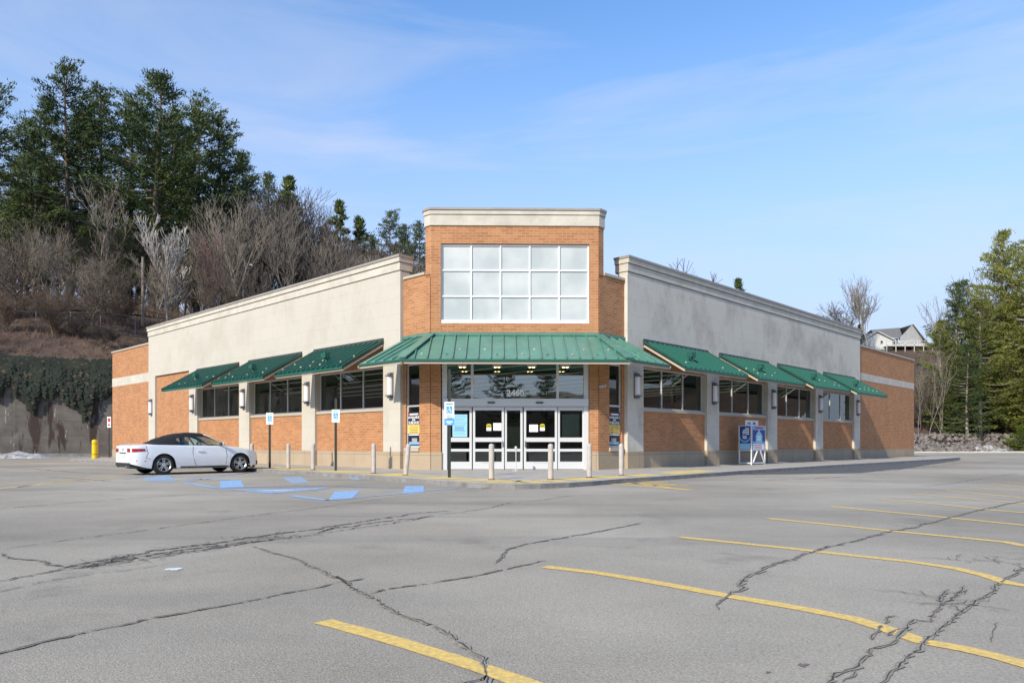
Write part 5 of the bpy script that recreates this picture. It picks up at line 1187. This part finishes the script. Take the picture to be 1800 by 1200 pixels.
def decid_mesh(seed, H=14.0, spread=.5, depth=5, up=.35, trunk_r=.16, first=.3, twig=.022, kids=(2, 3), minr=.02, mult=1):
    rn = random.Random(seed); tr, cr_ = Tb(), Tb()
    def grow(p, d, L_, r_, lv):
        n = 3 if lv < 3 else 2; q = p; dd = d.copy(); tgt = tr if lv == 0 else cr_; pts = [p]
        for i in range(n):
            dd = (dd+Vector((rn.gauss(0, .13), rn.gauss(0, .13), rn.gauss(0, .06)+up*.14))).normalized(); nq = q+dd*L_/n; r1 = max(minr, r_*(1-.38*(i+1)/n)); tgt.seg(q, nq, max(minr, r_*(1-.38*i/n)), r1, 6 if lv == 0 else (4 if lv < 3 else 3)); q = nq; pts.append(q)
        r1 = r_*.62
        if lv >= depth: return
        nk = rn.choice(kids)+(1 if lv == 0 else 0)
        for k in range(nk):
            a = rn.uniform(0, 6.28); el = rn.uniform(.5, 1.0)*spread*1.4
            ax = dd.cross(Vector((math.cos(a), math.sin(a), .3))).normalized(); nd = (Matrix.Rotation(el, 3, ax) @ dd).normalized(); nd = (nd+Vector((0, 0, up*.5))).normalized()
            grow(q, nd, L_*rn.uniform(.62, .88), r1*rn.uniform(.75, 1.0), lv+1)
        # side shoots along the way
        for j in range(1, len(pts)-1):
            for _ in range(mult):
                if rn.random() < .75:
                    a = rn.uniform(0, 6.28); ax = dd.cross(Vector((math.cos(a), math.sin(a), .3))).normalized(); nd = (Matrix.Rotation(rn.uniform(.6, 1.1)*spread*1.6, 3, ax) @ dd).normalized(); nd = (nd+Vector((0, 0, up*.4))).normalized(); grow(pts[j], nd, L_*rn.uniform(.45, .7), r1*.6, lv+1 if lv else 1)
    grow(Vector((0, 0, -.3)), Vector((0, 0, 1)), H*first, trunk_r, 0)
    zmax = max(v[2] for v in cr_.v); return cr_, tr, zmax
def mk_tree(name, crown_me, trunk_me, label, cat, group, H):
    o = bpy.data.objects.new(name, None); COL.objects.link(o); o['label'] = label; o['category'] = cat
    if group: o['group'] = group
    t_ = bpy.data.objects.new('trunk', trunk_me); c_ = bpy.data.objects.new('crown', crown_me)
    for x in (t_, c_): COL.objects.link(x); x.parent = o
    return o
LIB = {}
def lib_con(key, bark='bark_brown', **kw):
    cm, tr, H = conifer_mesh(**kw); LIB[key] = (cm, fast_mesh('trunk', tr.v, tr.f, [bark], smooth=True), H)
def lib_dec(key, bark, **kw):
    c_, t_, H = decid_mesh(**kw); LIB[key] = (fast_mesh('crown', c_.v, c_.f, [bark]), fast_mesh('trunk', t_.v, t_.f, [bark], smooth=True), H)
lib_con('pine1', seed=1, rad=4.3, zb=.30, dens=1.35, shape=.55, gaps=.24, lean=.5, upturn=.6, leaf=.205)
lib_con('pine2', seed=2, rad=4.9, zb=.26, dens=1.35, shape=.62, gaps=.2, lean=-.4, upturn=.55, leaf=.205)
lib_con('pine3', seed=3, rad=3.6, zb=.42, dens=1.2, shape=.65, gaps=.28, upturn=.6, leaf=.205)
lib_con('pine4', seed=9, rad=4.2, zb=.3, dens=1.3, shape=.5, gaps=.22, mat='needles_mid', upturn=.6, leaf=.205)
lib_con('sparse', seed=4, rad=3.0, zb=.35, dens=.8, shape=.8, gaps=.35)
lib_con('ol1', bark='bark_tan', seed=5, rad=6.0, zb=.08, dens=1.3, shape=.6, gaps=.2, leaf=.205, mat='needles_olive', upturn=.3)
lib_con('ol2', bark='bark_tan', seed=6, rad=5.6, zb=.08, dens=1.3, shape=.7, gaps=.22, leaf=.205, mat='needles_olive', upturn=.25)
lib_con('ol3', bark='bark_tan', seed=7, rad=5.2, zb=.1, dens=1.3, shape=.6, gaps=.2, leaf=.205, mat='needles_mid')
lib_con('young', bark='bark_tan', seed=8, rad=6.5, zb=.01, dens=.8, shape=.8, gaps=.0, mat='needles_young', H=20)
lib_dec('k1', 'bark_dark', seed=41, mult=2, minr=.014, depth=5, spread=.45, up=.5, first=.28, kids=(2, 2, 3))
lib_dec('k2', 'bark_plum', seed=42, mult=2, minr=.014, depth=5, spread=.38, up=.6, first=.32, kids=(2, 2, 3))
lib_dec('d1', 'bark_grey', seed=1, mult=1, minr=.018, depth=5, spread=.45, up=.45, first=.32, kids=(2, 2, 3))
lib_dec('d2', 'bark_brown', seed=2, mult=1, minr=.018, depth=5, spread=.52, up=.45, first=.26, kids=(2, 2, 3))
lib_dec('pole', 'bark_tan', seed=33, mult=1, minr=.02, depth=4, spread=.34, up=.8, first=.5, kids=(2, 2, 3), trunk_r=.13)
lib_dec('d3', 'bark_tan', seed=3, mult=1, minr=.02, depth=5, spread=.42, up=.5, first=.34, kids=(2, 2, 3), trunk_r=.14)
lib_dec('d4', 'bark_red', seed=14, depth=5, spread=.33, up=.75, first=.22, kids=(2, 3), trunk_r=.10)
lib_dec('d5', 'bark_pale', seed=52, depth=5, spread=.36, up=.6, first=.24, kids=(2, 3), trunk_r=.13, minr=.022)
lib_dec('d6', 'bark_brown', seed=6, depth=5, spread=.62, up=.3, first=.20, kids=(2, 3), trunk_r=.12)
lib_dec('tall', 'bark_grey', seed=24, depth=5, spread=.34, up=.55, first=.42, kids=(2, 2, 3), trunk_r=.2, minr=.03)
lib_dec('birch', 'bark_birch', seed=8, depth=3, spread=.12, up=1.0, first=.9, kids=(2,), trunk_r=.07, minr=.014)
def plant(key, x, ytop, Y, label, name='pine_tree', cat='tree', group=None, wide=1.0, rz=None, zmin=2.0, sink=.2, zb=None):
    cm, tm, H = LIB[key]; p = at(x, ytop, Y); g0 = terr(p.x, p.y) if zb is None else zb; h_ = max(zmin, p.z-g0); s = h_/H
    o = mk_tree(name, cm, tm, label, cat, group, H); o.location = (p.x, p.y, g0-sink); o.rotation_euler = (0, 0, random.uniform(0, 6.28) if rz is None else rz); k = s**.75*(1.0)*wide if s < 1 else s**.9*wide
    o.scale = (k, k, s); return o
GP = 'tall pines on the left hillside'
for a in (('pine2', -28, 95, 78, 'dark pine cut off by the left edge of the picture with drooping layered branches', .9), ('pine1', 122, 114, 92, 'tall dark pine with the second-highest crown, right of the edge pine', 1.0), ('pine3', 180, 145, 98, 'dark pine between the two tallest pines', 1.1),
          ('pine2', 268, 126, 88, 'broad sunlit pine, the largest crown of the left hillside', 1.12), ('pine4', 345, 165, 96, 'pine with a pointed top just right of the largest pine', .95), ('pine1', 392, 205, 98, 'pine on the right shoulder of the left pine group', .95), ('pine3', 425, 262, 104, 'lower pine ending the left pine group on the right', 1.0),
          ('pine3', 82, 165, 100, 'thin pine at the left shoulder of the second-highest pine', .85), ('pine4', 228, 165, 104, 'dark pine filling the gap left of the largest pine', 1.0), ('pine1', 60, 205, 94, 'dark pine low in the gap right of the edge pine', .95), ('pine4', 150, 190, 106, 'dark pine filling the gap behind the second-highest pine', 1.0), ('pine1', 300, 190, 104, 'dark pine directly behind the broad largest pine', 1.0), ('pine3', 310, 215, 108, 'pine behind the largest pine showing through its right side', 1.0)):
    plant(a[0], a[1], a[2], a[3], a[4], group=GP, wide=a[5]*1.16)
for a in (('pine3', 25, 325, 88, 'shaded low conifer below the edge pine'), ('pine1', 150, 395, 90, 'shaded low conifer below the second-highest pine'), ('pine4', 215, 400, 86, 'shaded low conifer left of the pale bare tree'), ('pine3', 335, 440, 90, 'shaded low conifer behind the pale bare tree'), ('pine1', 440, 470, 100, 'shaded low conifer behind the pale utility pole'), ('pine3', 70, 430, 82, 'shaded low conifer near the left end of the dirt track')):
    plant(*a, group='low conifers in the wood')
GS = 'small conifers on the ridge behind the left wing'
for a in (('sparse', 512, 308, 118, 'thin conifer tip above bare twigs at the crest'), ('pine3', 470, 300, 112, 'conifer half hidden in bare branches right of the pine group'), ('sparse', 600, 350, 122, 'spindly conifer with open whorls standing alone on the skyline'), ('sparse', 628, 378, 124, 'small conifer just right of the lone spindly one'), ('pine1', 688, 370, 122, 'bushy dark conifer with the widest crown near the tower'),
          ('pine3', 712, 392, 126, 'dark conifer right behind the bushy one'), ('pine3', 738, 386, 118, 'dark conifer half hidden by the tower edge'), ('pine4', 655, 408, 130, 'low conifer left of the bushy one'), ('pine3', 570, 395, 125, 'dark conifer low behind bare twigs left of the spindly one')):
    plant(*a, group=GS)
GB = 'bare trees in the wood on the left hillside'; LB = 'bare grey-brown tree in the dense leafless wood on the left hillside'
rb = random.Random(5)
crest = [(-40, 330), (60, 300), (150, 340), (260, 370), (380, 360), (440, 310), (505, 318), (550, 345), (575, 385), (620, 402), (700, 418), (760, 440)]
cx_, cy_ = zip(*crest)
cnt = 0
LMK = [(-99, 'at the left edge of the picture'), (60, 'below the thin pine by the edge'), (120, 'below the second-highest pine'), (190, 'left of the broad largest pine'), (250, 'below the broad largest pine'), (320, 'behind the reddish-tipped tree'), (395, 'behind the utility pole with the cross arm'), (460, 'right of the tall pine group'), (520, 'above the middle of the left parapet'), (585, 'below the lone spindly conifer'), (640, 'below the bushy conifer near the tower'), (710, 'touching the tower')]
for row, (Y0, dy, n) in enumerate(((118, -6, 26), (106, -6, 28), (95, 8, 24), (86, 25, 17), (78, 75, 15))):
    for i in range(n):
        x = -40+800*(i+rb.uniform(.1, .9))/n
        if row >= 3 and x > 620: continue
        if row == 4 and x > 420: continue
        yt = float(np.interp(x, cx_, cy_))+dy+rb.uniform(0, 34); Y = Y0+rb.uniform(-4, 4)
        X = (x-900)/F*Y
        if uval(X, Y) < 6: Y += 14
        lm = [l_ for x_, l_ in LMK if x_ <= x][-1]; rw_ = ('in the back row', 'in the second row', 'in the middle row', 'in the lower row', 'in the front row')[row]
        plant(rb.choice(['k1', 'k2', 'k1', 'd2'] if row < 2 else (['k1', 'k2', 'd1', 'd2', 'pole', 'd3'] if row == 2 else ['d1', 'd2', 'd3', 'pole', 'd6'])), x, yt, Y, 'bare tree %s, %s' % (rw_, lm), 'bare_tree', group=GB, wide=1.1); cnt += 1
plant('d5', 293, 385, 76, 'pale silvery bare tree, brightest trunk above the left parapet', 'bare_tree', wide=1.1, rz=.5)
plant('d4', 372, 405, 78, 'slender reddish-tipped bare tree right of the pale silvery one', 'bare_tree', wide=1.0, rz=1)
plant('d3', 408, 330, 82, 'tall light-barked forked bare tree beside the utility pole with a cross arm', 'bare_tree', wide=1.0)
plant('d3', 165, 290, 84, 'light-barked bare tree standing in front of the second-highest pine', 'bare_tree', wide=1.0); plant('d6', 30, 395, 68, 'spreading grey bare tree at the left edge above the fence', 'bare_tree', wide=1.4)
plant('d6', 165, 430, 68, 'low twisted bare tree at the edge of the dirt track', 'bare_tree', wide=1.3)
plant('d2', -5, 560, 62, 'leafless shrub-like tree just above the ivy at the left edge', 'bare_tree', wide=1.3)
plant('young', 400, 512, 80, 'small yellow-green conical shrub above the left parapet', 'conical_shrub', 'shrub', wide=.8)
for i in range(30):
    X = -62+1.45*i+rb.uniform(-.6, .6); Y = 56; ut = rb.uniform(1.5, 11)
    while uval(X, Y) < ut: Y += .3
    x = 900+X/Y*F; z_ = terr(X, Y)+rb.uniform(2.0, 4.6)
    if x < -60 or x > 330: continue
    plant(rb.choice(['d6', 'k1', 'd2', 'k2']), x, HZ-(z_-CH)*F/Y, Y, 'leafless shrub on the brown bank, %s' % ('at the left edge above the white marker post' if x < 40 else 'above the rust-brown streaks of the wall' if x < 130 else 'above the yellow bollard' if x < 200 else 'just above the low brick wing'), 'bare_shrub', 'shrub', group='leafless shrubs above the ivy', wide=1.7)
# trees right of the building and behind it
plant('tall', 1523, 468, 138, 'tall lone bare tree on the skyline beside the white house', 'bare_tree', wide=.8, rz=2.0, zb=18)
plant('d6', 1488, 515, 146, 'spreading bare tree just left of the lone tall one', 'bare_tree', wide=1.1); 
plant('sparse', 1300, 487, 130, 'conifer tip peeking over the right wing parapet', group=None)
plant('d6', 1218, 461, 150, 'leafless treetop just showing over the right parapet near the tower', 'bare_tree', wide=1.1); plant('d2', 1190, 470, 152, 'faint leafless treetop over the right parapet, nearest the tower', 'bare_tree')
plant('sparse', 1512, 568, 142, 'small dark conifer left of the white house'); plant('d6', 1450, 545, 150, 'low bare treetop over the far end of the right parapet', 'bare_tree', wide=1.2)
GO = 'evergreens crowding the slope at the right edge'
for a in (('ol2', 1765, 402, 104, 'tallest evergreen at the right, with a ragged dark top', 1.0), ('ol1', 1808, 415, 98, 'evergreen cut by the right edge of the picture', 1.05), ('ol3', 1682, 492, 102, 'bluish-green rounded evergreen, leftmost tall one of the right slope', 1.05), ('ol1', 1722, 505, 97, 'yellow-green evergreen in front of the tallest one', 1.0),
          ('ol2', 1655, 560, 98, 'shorter yellow-green evergreen at the left end of the right slope', .95), ('ol1', 1770, 520, 100, 'broad olive evergreen reaching the ground in the middle of the right slope', 1.0), ('ol2', 1812, 560, 98, 'low-branched olive evergreen at the right edge', 1.1), ('ol3', 1700, 600, 95, 'dense green evergreen behind the thin birches', 1.0), ('ol3', 1840, 480, 104, 'evergreen just beyond the right edge', 1.0),
          ('ol1', 1738, 640, 99, 'young olive evergreen above the rubble bank', 1.0)):
    plant(a[0], a[1], a[2], a[3], a[4], 'evergreen_tree', group=GO, wide=a[5]*1.1)
for x, yt, l in ((1665, 668, 'low evergreen at the left end of the bank, behind the birches'), (1712, 655, 'low evergreen behind the bright green bushy conifer'), (1762, 672, 'low evergreen in the middle of the right slope, above the rubble'), (1790, 650, 'low evergreen near the right edge, above the rubble')):
    plant('ol3', x, yt, 101, l, 'evergreen_tree', group='low evergreens above the rubble bank', wide=1.7)
plant('young', 1690, 705, 99, 'bright green low bushy conifer above the rubble bank', 'low_conifer', 'shrub', wide=1.5); plant('young', 1800, 742, 90, 'sprawling yellow-green bush at the right edge of the rubble bank', 'low_conifer', 'shrub', wide=1.6)
GBi = 'thin birches beside the brick wing'
for x, yt, Y, l in ((1616, 600, 95, 'thin birch touching the far corner of the brick wing'), (1632, 585, 94, 'tallest thin birch beside the brick wing'), (1650, 595, 96, 'thin leaning birch, third from the brick wing'), (1661, 610, 95, 'thin birch in front of the olive evergreens'), (1722, 560, 99, 'pale thin trunk among the evergreens')):
    plant('birch', x, yt, Y, l, 'birch_tree', group=GBi, wide=1.0)
for i in range(12):
    x = rb.uniform(1612, 1680); plant(rb.choice(['d1', 'd2', 'd6']), x, rb.uniform(640, 720), rb.uniform(98, 125), 'bare sapling %s on the brown slope below the white house' % ('near the brick wing end', 'in the middle', 'beside the olive evergreens')[min(2, int((x-1612)/23))], 'bare_sapling', group='saplings below the house', wide=1.0)
for i in range(6):
    x = rb.uniform(1690, 1830); plant(rb.choice(['d1', 'd2']), x, rb.uniform(430, 520), rb.uniform(104, 112), 'bare tree among the right evergreens, %s' % ('left of the tallest one' if x < 1750 else 'right of the tallest one'), 'bare_tree', group='bare trees among the right evergreens', wide=1.0)
# trees across the road behind the camera: seen mirrored in the entrance glass
for i, (X, Y, s) in enumerate(((-6, -44, .8), (2, -48, .85), (8, -50, .7), (20, -54, .6), (34, -58, .7))):
    cm, tm, H = LIB[('pine1', 'pine2', 'pine4')[i % 3]]; o = mk_tree('pine_tree', cm, tm, 'pine across the road mirrored in the entrance glass', 'tree', 'pines across the road', H); o.location = (X, Y, -.3); o.scale = (s, s, s); o.rotation_euler = (0, 0, i)
hb = MB(); pr = None; rn = random.Random(8)
for k in range(61):
    a = R(48+264*k/60); rr_ = 92; kk = 1+.25*noise.noise(Vector((k*.35, 0, 0))); p = [(math.sin(a)*(rr_+dr_), math.cos(a)*(rr_+dr_), z_*kk) for dr_, z_ in ((0, -.1), (8, 5.0), (22, 11), (45, 14), (70, 12))]
    if pr:
        for j in range(4): hb.face([pr[j], pr[j+1], p[j+1], p[j]], 'hill_ground', smooth=True)
    pr = p
struct(hb.build('hill_across_road', weld=True))
for k in range(34):
    a = R(rn.uniform(50, 310)); rr_ = rn.uniform(92, 112); cm, tm, H = LIB[rn.choice(['pine1', 'pine2', 'pine3', 'd1', 'd2'])]; s = rn.uniform(.5, .85)
    o = mk_tree('roadside_tree', cm, tm, 'tree on the wooded hill across the road behind the viewer', 'tree', 'trees on the hill across the road', H); o.location = (math.sin(a)*rr_, math.cos(a)*rr_, (rr_-92)*.5); o.scale = (s, s, s)
# brush and undergrowth
rn = random.Random(21); Vb, Fb = [], []
def tuft(p, n, hh, sp):
    for _ in range(n):
        a = rn.uniform(0, 6.28); k = rn.uniform(.3, 1)*hh; tip = p+Vector((math.cos(a)*sp*rn.random(), math.sin(a)*sp*rn.random(), k)); base = p+Vector((rn.gauss(0, sp*.3), rn.gauss(0, sp*.3), -.1)); w_ = rn.uniform(.012, .03); i0 = len(Vb)
        Vb.extend([tuple(base-Vector((w_, 0, 0))), tuple(base+Vector((w_, 0, 0))), tuple(tip)]); Fb.append((i0, i0+1, i0+2))
for i in range(14000):
    X = rn.uniform(-75, 10); Y = rn.uniform(56, 115); u = uval(X, Y)
    if u < .5 or u > 45 or 12.5 < u < 15.5: continue
    big = u > 15; tuft(Vector((X, Y, terr(X, Y))), 7, 2.6 if big else .8, 1.6 if big else .5)
for i in range(2500):
    X = rn.uniform(45, 110); Y = rn.uniform(89, 150)
    if Y-.14*(X-50)-90 < 9: continue
    tuft(Vector((X, Y, terr(X, Y))), 7, 1.6, .9)
me = fast_mesh('hillside_brush', Vb, Fb, ['brush']); o = bpy.data.objects.new('hillside_brush', me); COL.objects.link(o); o['kind'] = 'stuff'; tag(o, 'brown leafless brush and undergrowth covering the hillsides', 'undergrowth')
# rubble bank
b = MB(); rn = random.Random(4)
for i in range(1500):
    X = rn.uniform(46, 92); v = rn.uniform(-2.2, 5.5)
    if i > 1200: v = rn.uniform(-2.2, 0)
    Y = .14*(X-50)+90+v; z = max(0, (v+2.2)*.34) if v < 4 else 2.1-.05*(v-4); s = rn.uniform(.15, .42)
    a = [Vector(q)*s for q in ((1, 0, 0), (0, 1, 0), (-1, 0, 0), (0, -1, 0), (0, 0, .8), (0, 0, -.8))]; rt = Matrix.Rotation(rn.uniform(0, 6), 3, Vector((rn.gauss(0, 1), rn.gauss(0, 1), rn.gauss(0, 1))).normalized()); c = Vector((X, Y, z+.08))
    a = [c+rt @ (p*rn.uniform(.65, 1.3)) for p in a]
    for f in ((0, 1, 4), (1, 2, 4), (2, 3, 4), (3, 0, 4), (1, 0, 5), (2, 1, 5), (3, 2, 5), (0, 3, 5)): b.face([a[k] for k in f], 'rock')
o = b.build('rubble_bank'); o['kind'] = 'stuff'; tag(o, 'bank of broken brown-grey rubble at the foot of the right slope', 'rubble')
b = MB(); pr = None
for k in range(60):
    X = 44+.8*k; Y = .14*(X-50)+90; p = [(X, Y-2.3, -.05), (X, Y+1.8, 1.25), (X, Y+5.6, 2.0), (X, Y+9, 3.2)]
    if pr:
        for j in range(3): b.face([pr[j], p[j], p[j+1], pr[j+1]], 'hill_ground')
    pr = p
struct(b.build('rubble_slope'))
b = MB(); b.beam((44, 86.0, 0), (62, 87.8, 0), .3, .16, 'kerb_white'); b.beam((62, 87.8, 0), (90, 91.2, 0), .3, .16, 'kerb_white'); struct(b.build('lot_kerb'))
# white house on the hill
Yh = 152
def hp(x, y, Y=Yh): return at(x, y, Y)
g0 = hp(1560, 609).z; L0 = hp(1514, 609).x; K = (Yh/F)
ho = thing('hill_house', 'white and grey gabled house on the hilltop beyond the right wing', 'house', (L0+6, Yh, g0))
xa, xm, xb = L0, hp(1566, 0).x, hp(1630, 0).x
b = MB()
ya, yb_ = Yh, Yh+9
# left block: gable facing the camera, white siding
zc = hp(0, 583).z; ze = hp(0, 600).z; xg = hp(1540, 0).x; xl, xr = hp(1511, 0).x, hp(1569, 0).x
b.face([(xl, ya, g0-4), (xr, ya, g0-4), (xr, ya, ze+.4), (xg, ya, zc), (xl, ya, ze-.3)], 'siding_white'); b.box(xl, xr, ya+.01, yb_, g0-4, ze-.3, 'siding_white')
b.build('white_wing', ho)
b = MB()
for p, q in (((xg, zc+.12), (xl-.5, ze-.45)), ((xg, zc+.12), (xr+.5, ze+.2))):
    b.face([(p[0], ya-.4, p[1]), (q[0], ya-.4, q[1]), (q[0], yb_, q[1]), (p[0], yb_, p[1])], 'roof_shingle'); b.beam((p[0], ya-.42, p[1]-.1), (q[0], ya-.42, q[1]-.1), .05, .16, 'siding_white')
b.build('roof', ho)
# main block: ridge running right, hipped gable to the right
r0, r1 = hp(1556, 573), hp(1608, 569); e0, e1 = hp(1543, 591), hp(1592, 593); rg = hp(1630, 601)
b = MB(); b.face([(e0.x, ya+1, e0.z), (e1.x, ya+1, e1.z), (r1.x, ya+6, r1.z+.15), (r0.x, ya+6, r0.z+.15)], 'roof_shingle'); b.face([(e0.x, ya+11, e0.z), (e1.x, ya+11, e1.z), (r1.x, ya+6, r1.z+.15), (r0.x, ya+6, r0.z+.15)], 'roof_shingle')
b.face([(r1.x, ya+.5, r1.z), (rg.x+.4, ya+.5, rg.z-.1), (rg.x+.4, ya+9, rg.z-.1), (r1.x, ya+9, r1.z)], 'roof_shingle'); b.build('roof', ho)
b = MB(); b.face([(e1.x-.6, ya+1.0, g0-4), (rg.x, ya+1.0, g0-4), (rg.x, ya+1.0, rg.z), (r1.x, ya+1.0, r1.z), (e1.x-.6, ya+1, e1.z+.2)], 'siding_grey'); b.box(e1.x-.6, rg.x, ya+1.02, ya+9, g0-4, rg.z, 'siding_grey'); b.box(xr-1, e1.x, ya+3, ya+9, g0-4, e0.z, 'siding_white')
b.build('grey_wing', ho)
for x0_, x1_, y0_, y1_ in ((1547, 1552, 598, 604), (1573, 1577, 597, 604), (1606, 1609, 596, 602), (1612, 1615, 597, 602), (1598, 1601, 597, 602)):
    p, q = hp(x0_, y1_), hp(x1_, y0_); dy = -.03 if x0_ < 1569 else (2.97 if x0_ < 1590 else .97)
    b = MB(); b.box(p.x, q.x, ya+dy-.05, ya+dy, p.z, q.z, 'siding_white'); w_ = b.build('window', ho); b = MB(); b.box(p.x+.08, q.x-.08, ya+dy-.06, ya+dy-.051, p.z+.08, q.z-.08, 'house_glass'); b.build('window_pane', w_)
b = MB(); p, q = hp(1552, 606), hp(1632, 609)
b.box(p.x, q.x, ya-1.6, ya-1.45, g0+.05, g0+.2, 'siding_white'); b.box(p.x, q.x, ya-1.6, ya-1.5, g0+.9, g0+1.0, 'siding_white')
k = p.x
while k < q.x: b.box(k, k+.07, ya-1.58, ya-1.52, g0+.2, g0+.9, 'siding_white'); k += .35
for k in range(6): x = p.x+(q.x-p.x)*k/5; b.box(x-.06, x+.06, ya-1.6, ya-1.45, g0-4, g0+1.05, 'siding_white')
b.box(p.x, q.x, ya-1.6, ya+2, g0-.1, g0+.04, 'siding_white')
b.build('deck', ho)
# tidy helper properties
for o in bpy.data.objects:
    if '_o' in o: del o['_o']
